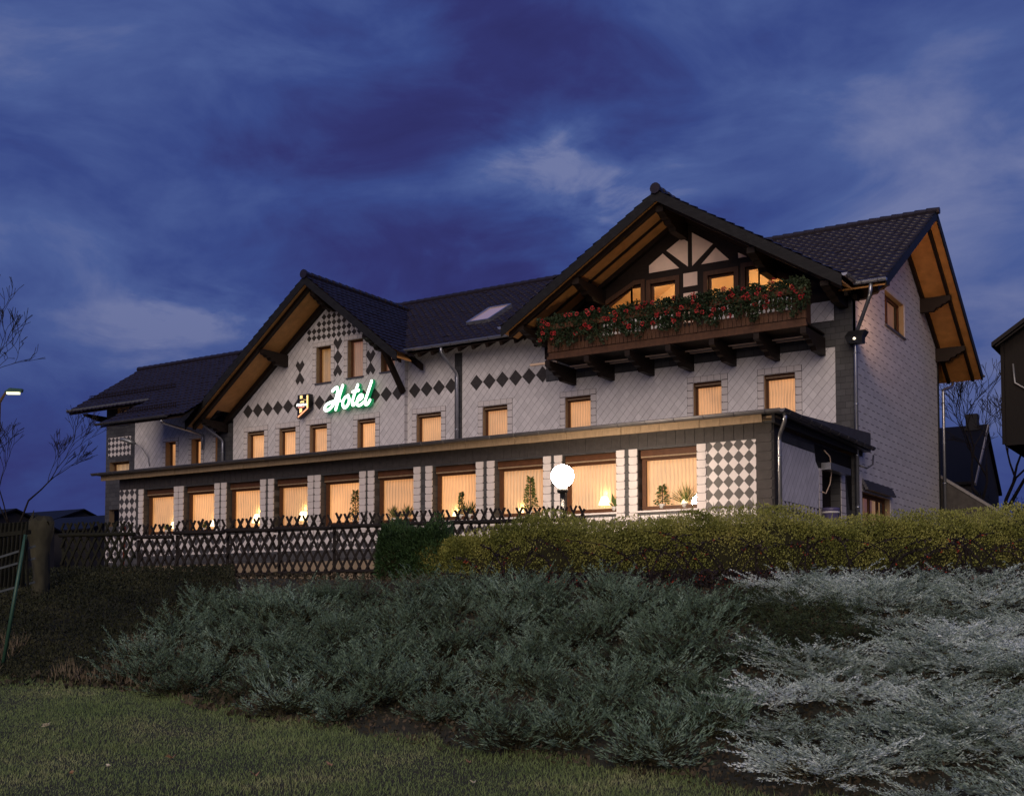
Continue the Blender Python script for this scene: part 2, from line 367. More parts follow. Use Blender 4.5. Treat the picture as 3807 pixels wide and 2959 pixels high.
# ------------------------------------------------------------------ mesh builder
BASE = {}
class MB:
    def __init__(s): s.v = []; s.f = []; s.k = []; s.sm = False
    def add(s, vs, fs, k=0):
        o = len(s.v); s.v += [tuple(v) for v in vs]; s.f += [tuple(i + o for i in f) for f in fs]; s.k += [k] * len(fs); return s
    def quad(s, a, b, c, d, k=0): return s.add([a, b, c, d], [(0, 1, 2, 3)], k)
    def poly(s, ps, k=0): return s.add(ps, [tuple(range(len(ps)))], k)
    def box(s, x0, x1, y0, y1, z0, z1, k=0):
        v = [(x, y, z) for x in (x0, x1) for y in (y0, y1) for z in (z0, z1)]
        return s.add(v, [(0, 1, 3, 2), (4, 6, 7, 5), (0, 4, 5, 1), (2, 3, 7, 6), (0, 2, 6, 4), (1, 5, 7, 3)], k)
    def prism(s, ps, d, k=0):
        """polygon ps pushed along vector d"""
        n = len(ps); q = [tuple(a + b for a, b in zip(p, d)) for p in ps]
        return s.add(list(ps) + q, [tuple(range(n))[::-1], tuple(range(n, 2 * n))] + [(i, (i + 1) % n, n + (i + 1) % n, n + i) for i in range(n)], k)
    def xz(s, poly, y0, y1, k=0): return s.prism([(x, y0, z) for x, z in poly], (0, y1 - y0, 0), k)
    def yz(s, poly, x0, x1, k=0): return s.prism([(x0, y, z) for y, z in poly], (x1 - x0, 0, 0), k)
    def beam(s, a, b, w_, h_, up=(0, 0, 1), k=0):
        a, b = Vector(a), Vector(b); d = (b - a).normalized(); u = Vector(up)
        r = d.cross(u).normalized(); u = r.cross(d).normalized()
        v = []
        for p in (a, b):
            for i, j in ((-1, -1), (1, -1), (1, 1), (-1, 1)): v.append(p + r * (w_ / 2 * i) + u * (h_ / 2 * j))
        return s.add(v, [(3, 2, 1, 0), (4, 5, 6, 7), (0, 1, 5, 4), (1, 2, 6, 5), (2, 3, 7, 6), (3, 0, 4, 7)], k)
    def tube(s, path, r, n=8, k=0, caps=True):
        P = [Vector(p) for p in path]; rs = r if isinstance(r, (list, tuple)) else [r] * len(P)
        vs = []; ref = None
        for i, p in enumerate(P):
            t = (P[min(i + 1, len(P) - 1)] - P[max(i - 1, 0)]).normalized()
            if ref is None: ref = Vector((0, 0, 1)) if abs(t.z) < .9 else Vector((1, 0, 0))
            a = t.cross(ref).normalized(); b = a.cross(t).normalized(); ref = b
            for j in range(n):
                q = 2 * math.pi * j / n; vs.append(p + (a * math.cos(q) + b * math.sin(q)) * rs[i])
        fs = [(i * n + j, i * n + (j + 1) % n, (i + 1) * n + (j + 1) % n, (i + 1) * n + j) for i in range(len(P) - 1) for j in range(n)]
        if caps: fs += [tuple(range(n))[::-1], tuple(range((len(P) - 1) * n, len(P) * n))]
        return s.add(vs, fs, k)
    def lathe(s, c, prof, n=20, k=0):
        vs = [(c[0] + r * math.cos(2 * math.pi * j / n), c[1] + r * math.sin(2 * math.pi * j / n), c[2] + z) for r, z in prof for j in range(n)]
        m_ = len(prof)
        fs = [(i * n + j, i * n + (j + 1) % n, (i + 1) * n + (j + 1) % n, (i + 1) * n + j) for i in range(m_ - 1) for j in range(n)]
        fs += [tuple(range(n))[::-1], tuple(range((m_ - 1) * n, m_ * n))]
        return s.add(vs, fs, k)
    def build(s, name, mats, parent=None, smooth=False, base=None):
        if not isinstance(mats, (list, tuple)): mats = [mats]
        b = base if base is not None else (BASE.get(parent.name, (0, 0, 0)) if parent else (0, 0, 0))
        me = bpy.data.meshes.new(name)
        me.from_pydata([(x - b[0], y - b[1], z - b[2]) for x, y, z in s.v], [], s.f)
        for m_ in mats: me.materials.append(m_)
        if len(mats) > 1: me.polygons.foreach_set('material_index', s.k)
        if smooth: me.polygons.foreach_set('use_smooth', [True] * len(me.polygons))
        me.update()
        o = bpy.data.objects.new(name, me); COL.objects.link(o)
        if parent: o.parent = parent; BASE[o.name] = b
        else:
            o.location = b; BASE[o.name] = b
        return o

def tag(o, label, cat, group=None, kind=None):
    if label: o['label'] = label
    if cat: o['category'] = cat
    if group: o['group'] = group
    if kind: o['kind'] = kind
    return o
def thing(name, label, cat, loc=(0, 0, 0), group=None):
    o = bpy.data.objects.new(name, None); COL.objects.link(o); o.location = loc; BASE[o.name] = tuple(loc)
    o.empty_display_size = .2
    return tag(o, label, cat, group)
def struct(o): o['kind'] = 'structure'; return o
def dup(src, loc, rot=0, scale=1, label=None):
    r = src.copy(); COL.objects.link(r); r.location = loc; r.rotation_euler = (0, 0, rot); r.scale = (scale,) * 3
    if label: r['label'] = label
    for c in src.children:
        d = c.copy(); COL.objects.link(d); d.parent = r
        for g in c.children:
            e = g.copy(); COL.objects.link(e); e.parent = d
    return r
def arr_obj(name, V, Q, mats, parent=None, base=None, midx=None):
    """object from numpy arrays: V (n,3), Q (m,4)"""
    b = np.array(base if base is not None else (BASE.get(parent.name, (0, 0, 0)) if parent else (0, 0, 0)), float)
    me = bpy.data.meshes.new(name); V = np.asarray(V, float) - b; Q = np.asarray(Q, np.int32)
    k = Q.shape[1]
    me.vertices.add(len(V)); me.vertices.foreach_set('co', V.astype(np.float32).ravel())
    me.loops.add(Q.size); me.loops.foreach_set('vertex_index', Q.ravel())
    me.polygons.add(len(Q)); me.polygons.foreach_set('loop_start', np.arange(0, Q.size, k, dtype=np.int32))
    if not isinstance(mats, (list, tuple)): mats = [mats]
    for m_ in mats: me.materials.append(m_)
    if midx is not None: me.polygons.foreach_set('material_index', np.asarray(midx, np.int32))
    me.update(calc_edges=True); me.validate()
    o = bpy.data.objects.new(name, me); COL.objects.link(o)
    if parent: o.parent = parent
    else: o.location = b
    BASE[o.name] = tuple(b)
    return o
def leaves(P, Dr, L, Wd, rng, flat=None):
    """diamond leaves at P along Dr; returns V, Q"""
    n = len(P); Dr = Dr / np.linalg.norm(Dr, axis=1, keepdims=True)
    rn = rng.normal(size=(n, 3)) if flat is None else flat + rng.normal(size=(n, 3)) * .35
    sd = np.cross(Dr, rn); sd /= np.linalg.norm(sd, axis=1, keepdims=True) + 1e-9
    L = np.asarray(L).reshape(-1, 1) * np.ones((n, 1)); Wd = np.asarray(Wd).reshape(-1, 1) * np.ones((n, 1))
    V = np.stack([P, P + Dr * L * .45 + sd * Wd, P + Dr * L, P + Dr * L * .45 - sd * Wd], 1).reshape(-1, 3)
    return V, np.arange(4 * n).reshape(-1, 4)

# ------------------------------------------------------------------ terrain
A2, B2 = (-math.sin(YAW), math.cos(YAW)), (math.cos(YAW), math.sin(YAW))
FS = np.array([-30, -7, -4.6, -3.8, -2.3, -.63, .92, 1.85, 4, 7, 30]); FD = np.array([17.5, 16, 15.4, 14.2, 13.0, 11.7, 10.9, 10.0, 8.4, 7.2, 6.5])
CS = np.array([-30, -9, -7, -2, 0, 5, 9, 30]); CD = np.array([23.5, 22.9, 22.3, 20.9, 20.2, 19.5, 19.4, 19.4])
def ds(x, y): return A2[0] * x + A2[1] * y, B2[0] * x + B2[1] * y
def xy(d, s): return A2[0] * d + B2[0] * s, A2[1] * d + B2[1] * s
def gz(x, y):
    x = np.asarray(x, float); y = np.asarray(y, float)
    d, s = ds(x, y)
    df = np.interp(s, FS, FD); dc = np.interp(s, CS, CD)
    zl = .09 * np.clip(np.minimum(d, df) - 9.8, 0, None)
    zf = .09 * np.clip(df - 9.8, 0, None)
    t = np.clip((d - df) / (dc - df), 0, 1)
    z = np.where(d < df, zl, zf + (2.12 - zf) * (t * .75 + .25 * t * t * (3 - 2 * t)))
    return z + .03 * np.sin(1.7 * x + .6 * y) * np.sin(1.3 * y) * np.clip((24 - d) / 4, 0, 1)

def build_ground():
    dd = np.concatenate([np.linspace(-20, 4, 13)[:-1], np.linspace(4, 26, 111), np.array([30, 40, 60, 100, 200, 400, 900, 1800])])
    ss = np.concatenate([np.array([-1500, -600, -200, -80, -40]), np.linspace(-22, 14, 145), np.array([25, 60, 200, 600, 1500])])
    Dg, Sg = np.meshgrid(dd, ss, indexing='ij'); X, Y = xy(Dg, Sg); Z = gz(X, Y)
    V = np.stack([X, Y, Z], -1).reshape(-1, 3); n, m_ = Dg.shape
    i = np.arange(n * m_).reshape(n, m_)
    Q = np.stack([i[:-1, :-1], i[:-1, 1:], i[1:, 1:], i[1:, :-1]], -1).reshape(-1, 4)
    o = arr_obj('ground', V, Q, M['ground']); struct(o)
    o.data.polygons.foreach_set('use_smooth', [True] * len(o.data.polygons))
build_ground()
def build_hills():
    ss = np.linspace(-420, 420, 90); V = []; rng = random.Random(4)
    for k, (d, hgt) in enumerate(((150, 1.0), (215, 17.5), (320, 19.0), (520, -3))):
        for s_ in ss:
            x, y = xy(d, s_); hh = hgt * (1 + .05 * math.sin(s_ * .04 + k) + .03 * math.sin(s_ * .15)) if hgt > 2 else hgt
            V.append((x, y, hh))
    m_ = len(ss); i = np.arange(4 * m_).reshape(4, m_)
    Q = np.stack([i[:-1, :-1], i[:-1, 1:], i[1:, 1:], i[1:, :-1]], -1).reshape(-1, 4)
    struct(arr_obj('hills', V, Q, M['dim_roof']))
build_hills()
struct(MB().box(-46.5, -6.2, 24.2, 35.9, 2.0, 2.2).build('terrace', M['paving']))
struct(MB().box(-10.46, -7.6, 30.5, 46, 2.1, 3.3).build('entrance_landing', M['stone']))

# ================================================================== THE HOTEL
H = thing('hotel_building', 'long slate hung hotel with two big gables, balcony of flowers and rows of lit windows', 'hotel', (-25, 36, 2.1))
YG, YM, Y1 = 29.0, 36.0, 35.8            # restaurant front, main front, left gable front
XS, XG = -10.4, -10.5                    # end wall of the main house, end wall of the restaurant

def wall_cols(mb, ax, c, brk, zbot, ztop, holes, depth, k=0, kr=0, sgn=1):
    """wall in plane ax=c, cut in upright strips at the breakpoints; holes = (a0, a1, z0, z1 at a0, z1 at a1)"""
    def pt(a, z, dpt=0.0): return (a, c + sgn * dpt, z) if ax == 'y' else (c - sgn * dpt, a, z)
    bs = sorted(set(list(brk) + [h[0] for h in holes] + [h[1] for h in holes]))
    for a0, a1 in zip(bs[:-1], bs[1:]):
        if a1 - a0 < 1e-6: continue
        e = 1e-5
        segs = [(zbot(a0 + e), zbot(a1 - e), ztop(a0 + e), ztop(a1 - e))]
        for h in holes:
            if h[0] <= a0 + 1e-6 and h[1] >= a1 - 1e-6:
                f = lambda a: h[3] + (h[4] - h[3]) * (a - h[0]) / (h[1] - h[0])
                new = []
                for b0, b1, t0, t1 in segs:
                    if h[2] >= max(t0, t1) or max(f(a0), f(a1)) <= min(b0, b1): new.append((b0, b1, t0, t1)); continue
                    if h[2] > min(b0, b1): new.append((b0, b1, h[2], h[2]))
                    if max(f(a0), f(a1)) < max(t0, t1): new.append((f(a0), f(a1), t0, t1))
                segs = new
        for b0, b1, t0, t1 in segs: mb.quad(pt(a0, b0), pt(a1, b1), pt(a1, t1), pt(a0, t0), k)
    if depth:
        for a0, a1, z0, t0, t1 in holes:
            mb.quad(pt(a0, z0), pt(a0, t0), pt(a0, t0, depth), pt(a0, z0, depth), kr)
            mb.quad(pt(a1, t1), pt(a1, z0), pt(a1, z0, depth), pt(a1, t1, depth), kr)
            mb.quad(pt(a0, t0), pt(a1, t1), pt(a1, t1, depth), pt(a0, t0, depth), kr)
            mb.quad(pt(a1, z0), pt(a0, z0), pt(a0, z0, depth), pt(a1, z0, depth), kr)

def pleats(x0, x1, y, z0, z1, per=.115, amp=.018):
    n = max(4, int((x1 - x0) / per * 6)); mb = MB()
    xs = [x0 + (x1 - x0) * i / n for i in range(n + 1)]
    ys = [y + amp * math.sin(6.283 * (x - x0) / per) for x in xs]
    vs = [(x, yy, z0) for x, yy in zip(xs, ys)] + [(x, yy, z1) for x, yy in zip(xs, ys)]
    return mb.add(vs, [(i, i + 1, n + 2 + i, n + 1 + i) for i in range(n)])

def window(x0, x1, z0, z1, y, depth, cur='curtain_up', fr=.075, box=.16, bar=True, sill=True, mull=(), curtain_gap=.10, sillw=.06, tr=0):
    """frame set at the back of its reveal; parts below it: pane, curtain, shutter box, sill"""
    yb = y + depth - .01
    mb = MB(); zt = z1 - box
    mb.box(x0 + .003, x0 + fr, yb, yb + .07, z0 + .003, z1 - .003); mb.box(x1 - fr * .6, x1 - .003, yb, yb + .07, z0 + .003, z1 - .003)
    mb.box(x0 + fr, x1 - fr * .6, yb, yb + .07, z0 + .003, z0 + fr); mb.box(x0 + fr, x1 - fr * .6, yb, yb + .07, zt - fr * .4, zt)
    for q in mull: mb.box(q - .035, q + .035, yb + .003, yb + .068, z0 + fr, zt - fr * .4)
    f = mb.build('window', M['brown'], H)
    s = MB().box(x0 + .006, x1 - .006, yb - .09, yb + .068, zt + .002, z1 - .006).build('shutter_box', M['brown'], f)
    if bar: MB().box(x0 + .03, x1 - .03, yb - .112, yb - .092, zt + .025, zt + .06).build('shutter_slat', M['fascia'], f)
    MB().quad((x0 + fr, yb + .035, z0 + fr), (x1 - fr * .6, yb + .035, z0 + fr), (x1 - fr * .6, yb + .035, zt - fr * .4), (x0 + fr, yb + .035, zt - fr * .4)).build('pane', M['glass'], f)
    pleats(x0 - .12, x1 + .25, yb + .07 + curtain_gap, z0 - .02, z1).build('curtain', M[cur], f, smooth=True)
    if tr:
        mb = MB(); trim(mb, x0, x1, z0, z1, y, tr)
        for a, b, c, d in ((x0 - tr - .03, x0 - .012, z0, z1 + tr + .01), (x1 + .012, x1 + tr + .03, z0, z1 + tr + .01), (x0 - .012, x1 + .012, z1 + .012, z1 + tr + .01)): mb.box(a, b, y - .004, y + .003, c, d, 1)
        mb.build('trim', [M['white_trim'], M['dark_plate']], f)
    if sill: MB().box(x0 - .05, x1 + .05, y - sillw, y + depth - .012, z0 - .055, z0 - .006).build('sill', M['zinc_dark'] if sill == 1 else M['white_tile'], f)
    return f

def trim(mb, x0, x1, z0, z1, y, wd=.20, th=.012, tile=.24):
    """the ring of flat white trim tiles round an opening"""
    for a, b in ((x0 - wd - .02, x0 - .02), (x1 + .02, x1 + wd + .02)):
        n = max(2, round((z1 - z0) / tile)); h = (z1 - z0) / n
        for i in range(n):
            zz = z0 + i * h
            mb.xz([(a, zz + .04), (a + .03, zz + .012), (b, zz + .012), (b, zz + h - .008), (a, zz + h - .008)], y - th, y + .004)
    n = max(2, round((x1 - x0 + 2 * wd) / tile)); h = (x1 - x0 + 2 * wd + .04) / n
    for i in range(n):
        xx = x0 - wd - .02 + i * h
        mb.box(xx + .007, xx + h - .007, y - th, y + .004, z1 + .02, z1 + wd)

# ---------- restaurant (ground floor) front
GW = [(-34.84, -33.20), (-32.67, -31.10), (-30.48, -28.86), (-28.20, -26.67), (-26.08, -24.43), (-23.79, -22.22), (-21.47, -19.85), (-19.16, -17.47), (-16.81, -15.07), (-14.39, -12.63)]
GZ0, GZ1 = 4.27, 5.97
holes = [(a, b, GZ0, GZ1, GZ1) for a, b in GW]
mb = MB(); wall_cols(mb, 'y', YG, [-36.25, XG], lambda a: 4.14, lambda a: 6.47, holes, .26)
wall_g = mb.build('restaurant_wall', M['dark_front'], H)
MB().quad((-36.25, YG, 3.49), (XG, YG, 3.49), (XG, YG, 4.14), (-36.25, YG, 4.14)).build('chequered_band', M['chequer'], H)
MB().quad((-36.25, YG, 3.12), (XG, YG, 3.12), (XG, YG, 3.49), (-36.25, YG, 3.49)).build('slate_band', M['dark_front'], H)
MB().box(-36.22, XG - .02, YG - .03, YG + .4, 2.0, 3.12).build('plinth', M['plaster'], H)
MB().xz([(-12.36, 3.55), (-10.95, 3.55), (-10.95, 6.0), (-12.36, 6.0)], YG - .012, YG + .003).build('chequered_panel', M['chequer'], H)
MB().xz([(-36.2, 3.52), (-35.28, 3.52), (-35.28, 6.02), (-36.2, 6.02)], YG - .012, YG + .003).build('chequered_panel', M['chequer'], H)
mb = MB()
for i in range(13):          # rounded corner slates of the right hand quoin
    z = 3.2 + i * .245; mb.xz([(-10.93, z + .012), (-10.56, z + .012), (-10.515, z + .06), (-10.515, z + .25), (-10.93, z + .25)], YG - .03 - .004 * (i % 2), YG - .004)
    mb.yz([(YG + .01, z + .012), (YG + .28, z + .012), (YG + .33, z + .06), (YG + .33, z + .25), (YG + .01, z + .25)], XG + .004, XG + .03)
mb.build('corner_slates', M['dark_plate'], H)
mb = MB()
for i in range(21):          # row of hanging slates under the eaves
    pass
x = -36.2
while x < XG - .3: mb.xz([(x + .006, 6.03), (x + .27, 6.03), (x + .27, 6.46), (x + .006, 6.46)], YG - .014, YG + .002); x += .28
mb.build('slate_frieze', M['dark_plate'], H)
for a, b in GW:
    w_ = window(a, b, GZ0, GZ1, YG, .25, 'curtain', .13, .24, True, 2)
    for q0, q1 in ((a - .275, a - .012), (b + .012, b + .275)):
        mb = MB(); z = 4.0
        while z < 5.95:
            h = min(.218, 6.01 - z)
            mb.xz([(q0, z + .05), (q0 + .035, z + .008), (q1 - .035, z + .008), (q1, z + .05), (q1, z + h), (q0, z + h)], YG - .035, YG - .003)
            z += .222
        mb.build('white_tile_strip', M['white_tile'], H)
# restaurant end wall (right), door
mb = MB(); wall_cols(mb, 'x', XG, [YG, YM], lambda a: 2.0, lambda a: 6.3, [(33.05, 34.78, 3.3, 5.55, 5.55)], .35)
mb.build('restaurant_end_wall', M['dark_end'], H)
MB().yz([(29.52, 4.42), (32.66, 4.42), (32.80, 5.5), (32.45, 5.75), (32.36, 5.97), (29.52, 5.97)], XG + .003, XG + .016).build('white_shingle_panel', M['white_end'], H)
MB().yz([(29.52, 3.3), (32.64, 3.3), (32.64, 4.41), (29.52, 4.41)], XG + .003, XG + .016).build('chequered_panel', M['chequer_end'], H)
mb = MB()
for i in range(10):
    z = 3.3 + i * .23
    mb.yz([(32.75, z + .01), (33.0, z + .01), (33.0, z + .222), (32.75, z + .222)], XG + .003, XG + .022)
    mb.yz([(34.84, z + .01), (35.42 - .02 * i, z + .01), (35.42 - .02 * i, z + .222), (34.84, z + .222)], XG + .003, XG + .022)
mb.build('door_surround', M['white_tile'], H)
MB().yz([(32.55, 5.58), (33.0, 5.60), (35.4, 5.60), (35.75, 4.6), (35.95, 4.6), (35.95, 6.25), (32.4, 6.25)], XG + .004, XG + .014).build('bare_boarding', M['barn'], H)
dr = MB().box(XG - .34, XG - .28, 33.08, 34.75, 3.32, 5.52).build('door', M['timber'], H)
MB().box(XG - .285, XG - .23, 33.2, 33.26, 4.1, 4.4).build('handle', M['zinc'], dr)
MB().box(XG + .02, XG + .30, 32.95, 34.9, 5.56, 5.76).build('door_lintel', M['zinc'], H)
MB().tube([(XG + .03, 33.2, 6.15), (XG + .10, 33.5, 6.0), (XG + .12, 33.6, 5.6), (XG + .08, 33.55, 5.2), (XG + .03, 33.3, 4.9), (XG + .03, 33.0, 4.92)], .018, 6).build('loose_cable', M['pale_wood'], H, True)

# lean-to roof over the restaurant
EZ = 6.56
mb = MB()
mb.add([(-36.85, 28.36, EZ + .06), (-10.06, 28.36, EZ + .06), (-10.06, 36.6, 7.05), (-36.85, 36.6, 7.05),
        (-36.85, 28.36, EZ), (-10.06, 28.36, EZ), (-10.06, 36.6, 6.45), (-36.85, 36.6, 6.45)],
       [(0, 1, 2, 3), (7, 6, 5, 4), (4, 5, 1, 0), (5, 6, 2, 1), (7, 4, 0, 3)])
lean = mb.build('lean_to_roof', M['zinc_dark'], H)
mb = MB()
x = -36.7
while x < -10.7:
    w_ = .58; zz = random.Random(int(x * 100)).uniform(-.012, .012)
    mb.box(x + .004, x + w_ - .004, 28.50 + zz, 28.56 + zz, EZ - .20, EZ + .01); x += w_
mb.build('eaves_board', M['fascia'], lean)
MB().box(-36.75, -10.25, 28.58, 28.97, EZ - .10, EZ - .04).build('eaves_soffit', M['fascia'], lean)
MB().box(-10.34, -10.26, 28.5, 36.4, EZ - .24, EZ - .01).build('end_fascia', M['dim_wall'], lean)
def gutter(name, path, r=.075, parent=None, drop=(0, 0, -1), m_='zinc', brk=.85):
    mb = MB(); a, b = Vector(path[0]), Vector(path[1]); d = (b - a); L = d.length; d.normalize(); s_ = d.cross(Vector((0, 0, 1))).normalized()
    n = 8; vs = []
    for p in (a, b):
        for j in range(n + 1):
            q = math.pi * j / n; vs.append(p + s_ * (r * math.cos(q)) + Vector((0, 0, -r * math.sin(q))))
    mb.add(vs, [(j, j + 1, n + 2 + j, n + 1 + j) for j in range(n)])
    mb.poly(vs[:n + 1]); mb.poly(vs[n + 1:][::-1])
    mb.tube([a + s_ * r, b + s_ * r], .010, 5); mb.tube([a - s_ * r, b - s_ * r], .010, 5)
    g = mb.build(name, M[m_], parent)
    mb = MB(); k = int(L / brk)
    for i in range(k + 1):
        c = a + d * (L * (i + .5) / (k + 1)); pr = None
        pts = [c + s_ * ((r + .012) * math.cos(math.pi * j / 6)) + Vector((0, 0, -(r + .012) * math.sin(math.pi * j / 6))) for j in range(7)]
        mb.tube(pts, .011, 4)
    mb.build('gutter_brackets', M['zinc_dark'], g)
    return g
gutter('gutter', [(-36.9, 28.27, EZ + .06), (-10.0, 28.27, EZ + .06)], .085, H, m_='zinc_dark')
gutter('gutter', [(-9.96, 28.2, EZ + .05), (-9.96, 36.5, EZ + .0)], .085, H, m_='zinc_dark')
def pipe(path, r=.05, m_='zinc', n=8):
    # rounded corners
    P = [Vector(p) for p in path]; out = [P[0]]
    for i in range(1, len(P) - 1):
        a, b, c = P[i - 1], P[i], P[i + 1]; u = (a - b); v = (c - b); k = min(.14, u.length * .45, v.length * .45)
        p0, p1 = b + u.normalized() * k, b + v.normalized() * k
        for t in (0, .33, .67, 1): out.append(p0 * (1 - t) ** 2 + b * 2 * t * (1 - t) + p1 * t * t)
    out.append(P[-1]); mb = MB().tube(out, r, n)
    L = 0
    for i in range(len(P) - 1):
        if abs(P[i].z - P[i + 1].z) > 1.2:
            z = P[i].z - .5
            while z > P[i + 1].z + .3:
                c = Vector((P[i].x, P[i].y, z)); mb.tube([c, c + Vector((0, 0, -.05))], r + .012, n); z -= 1.6
    return mb.build('downpipe', M[m_], H, True)
pipe([(-10.02, 28.6, EZ - .02), (-10.02, 28.6, EZ - .20), (-10.36, 29.12, EZ - .50), (-10.36, 29.12, 2.9)], .055)
MB().tube([(-9.98, 36.6, 6.35), (-9.98, 36.5, 6.05), (-10.1, 36.3, 5.92), (-10.3, 36.1, 6.0)], .03, 6).build('overflow_bend', M['zinc_dark'], H, True)

# ---------- main front, first floor
UPW = [(-13.30, -12.27), (-15.78, -14.78), (-20.75, -19.72), (-24.33, -23.24), (-27.45, -26.28)]
UZ0, UZ1 = 7.62, 9.13
WW = [(-41.83, -41.17), (-40.12, -39.53), (-38.58, -37.92)]
WLOW = [(-45.72, -44.33, 7.80, 8.45)]
WUP = [(-45.2, -44.38, 10.2, 11.0)]
G1W = [(-36.42, -35.45), (-34.55, -33.64), (-32.84, -31.91), (-30.28, -29.37)]
G1T = [(-32.52, -31.73, 10.82, 12.34), (-30.82, -30.02, 10.87, 12.42), (-29.10, -28.40, 10.92, 11.85)]
mh = lambda L: [(a, b, UZ0, UZ1, UZ1) for a, b in L]
# dark slate diamonds and hearts set in the white shingles
def dia(mb, x, z, w_, h_, y, k=2): mb.xz([(x - w_, z), (x, z - h_), (x + w_, z), (x, z + h_)], y - .013, y + .002, k)
def heart(mb, x, z, w_, h_, y, up=1, k=2):
    mb.xz([(x, z - h_ * up), (x + w_, z + h_ * .15 * up), (x + w_ * .5, z + h_ * .75 * up), (x, z + h_ * .22 * up), (x - w_ * .5, z + h_ * .75 * up), (x - w_, z + h_ * .15 * up)][::up], y - .013, y + .002, k)
mb = MB(); wall_cols(mb, 'y', YM, [-28.2, -10.95], lambda a: 6.4, lambda a: 11.75, mh(UPW) , .22, 0, 1)
x = -27.55
while x < -21.5:
    if not -25.75 < x < -25.2: dia(mb, x, 10.07, .285, .30, YM)
    x += .585
mb.build('upper_wall', [M['white_front'], M['reveal'], M['dark_plate']], H)
mb = MB(); wall_cols(mb, 'y', YM, [-43.95, -38.2], lambda a: 6.4, lambda a: 11.5, mh(WW), .32, 0, 1)
mb.build('wing_wall', [M['white_front'], M['reveal']], H)
mb = MB(); wall_cols(mb, 'y', YM, [-46.0, -43.95], lambda a: 2.0, lambda a: 11.5, [(a, b, c, d, d) for a, b, c, d in WLOW + WUP] + [(-45.7, -44.9, 5.4, 6.2, 6.2)], .30, 0, 1)
wall_cols(mb, 'y', YM, [-43.95, -36.0], lambda a: 2.0, lambda a: 6.4, [], 0, 0, 1)
mb.quad((-46.0, YM, 2.0), (-46.0, 43, 2.0), (-46.0, 43, 11.6), (-46.0, YM, 11.6), 0)
mb.quad((-36.25, YG, 2.0), (-36.25, YM, 2.0), (-36.25, YM, 6.5), (-36.25, YG, 6.5), 0)
mb.build('wing_corner_wall', [M['dark_front'], M['reveal']], H)
MB().xz([(-45.82, 8.72), (-44.22, 8.72), (-44.22, 9.62), (-45.82, 9.62)], YM - .012, YM + .003).build('chequered_panel', M['chequer_small'], H)
MB().xz([(-45.9, 3.7), (-45.1, 3.7), (-45.1, 5.15), (-45.9, 5.15)], YM - .012, YM + .003).build('chequered_panel', M['chequer_small'], H)
# left gable wall
RZ1, SL1, XC1 = 14.75, .777, -31.5
def g1top(x): return RZ1 - .30 - SL1 * abs(x - XC1)
mb = MB(); wall_cols(mb, 'y', Y1, [-37.3, XC1, -27.9], lambda a: 6.4, g1top, mh(G1W) + [(a, b, c, d, d) for a, b, c, d in G1T], .22, 0, 1)
mb.quad((-27.9, Y1, 6.4), (-27.9, YM + .01, 6.4), (-27.9, YM + .01, 11.6), (-27.9, Y1, 11.6), 0)
x = -37.0
while x < -28.1:
    z = 10.02
    if z + .2 < g1top(x - .25): dia(mb, x, z, .285, .30, Y1)
    x += .585
heart(mb, -31.35, 12.38, .24, .30, Y1); dia(mb, -31.35, 11.80, .235, .30, Y1); heart(mb, -31.35, 11.22, .24, .30, Y1, -1)
for q in (-33.42, -29.62):
    heart(mb, q, 11.66, .25, .30, Y1); heart(mb, q, 11.10, .25, .30, Y1, -1)
for j in range(5):
    for i in range(-6, 7):
        x = XC1 + .20 + i * .27; z = 12.74 + j * .27
        if z + .30 < g1top(x) and abs(x - XC1) < 1.75 and (j > 0 or abs(i) < 8): dia(mb, x, z, .128, .132, Y1)
mb.build('left_gable_wall', [M['white_front'], M['reveal'], M['dark_plate']], H)
MB().box(-38.25, -37.3, Y1 - .02, YM + .02, 6.4, 9.6).build('corner_slates', M['dark_front'], H)
# dark slate zones on the main front
MB().box(-10.95, XS + .012, YM - .03, YM + .3, 2.0, 11.3).build('corner_slates', M['dark_front'], H)
MB().box(-25.62, -25.28, YM - .025, YM + .01, 6.4, 11.3).build('slate_strip', M['dark_front'], H)
MB().box(-21.55, -10.952, YM - .022, YM + .01, 9.78, 10.6).build('slate_strip', M['dark_front'], H)
MB().box(-13.0, -10.952, YM - .02, YM + .01, 6.4, 7.38).build('slate_strip', M['dark_front'], H)
for a, b in UPW: window(a, b, UZ0, UZ1, YM, .21, 'curtain_up', .07, .13, tr=.20)
for a, b in WW: window(a, b, 7.95, UZ1, YM, .31, 'curtain_up', .06, .05, False, tr=.16)
for a, b, c, d in WLOW: window(a, b, c, d, YM, .29, 'curtain_tan', .07, .05, False)
for a, b, c, d in WUP: window(a, b, c, d, YM, .29, 'curtain_tan', .07, .05, False)
for a, b in G1W: window(a, b, UZ0, UZ1, Y1, .21, 'curtain_up', .07, .13, tr=.20)
for i, (a, b, c, d) in enumerate(G1T): window(a, b, c, d, Y1, .21, ('curtain_amber', 'curtain_dim', 'curtain_dim')[i], .08, .03, False, tr=.17 if i < 2 else 0)
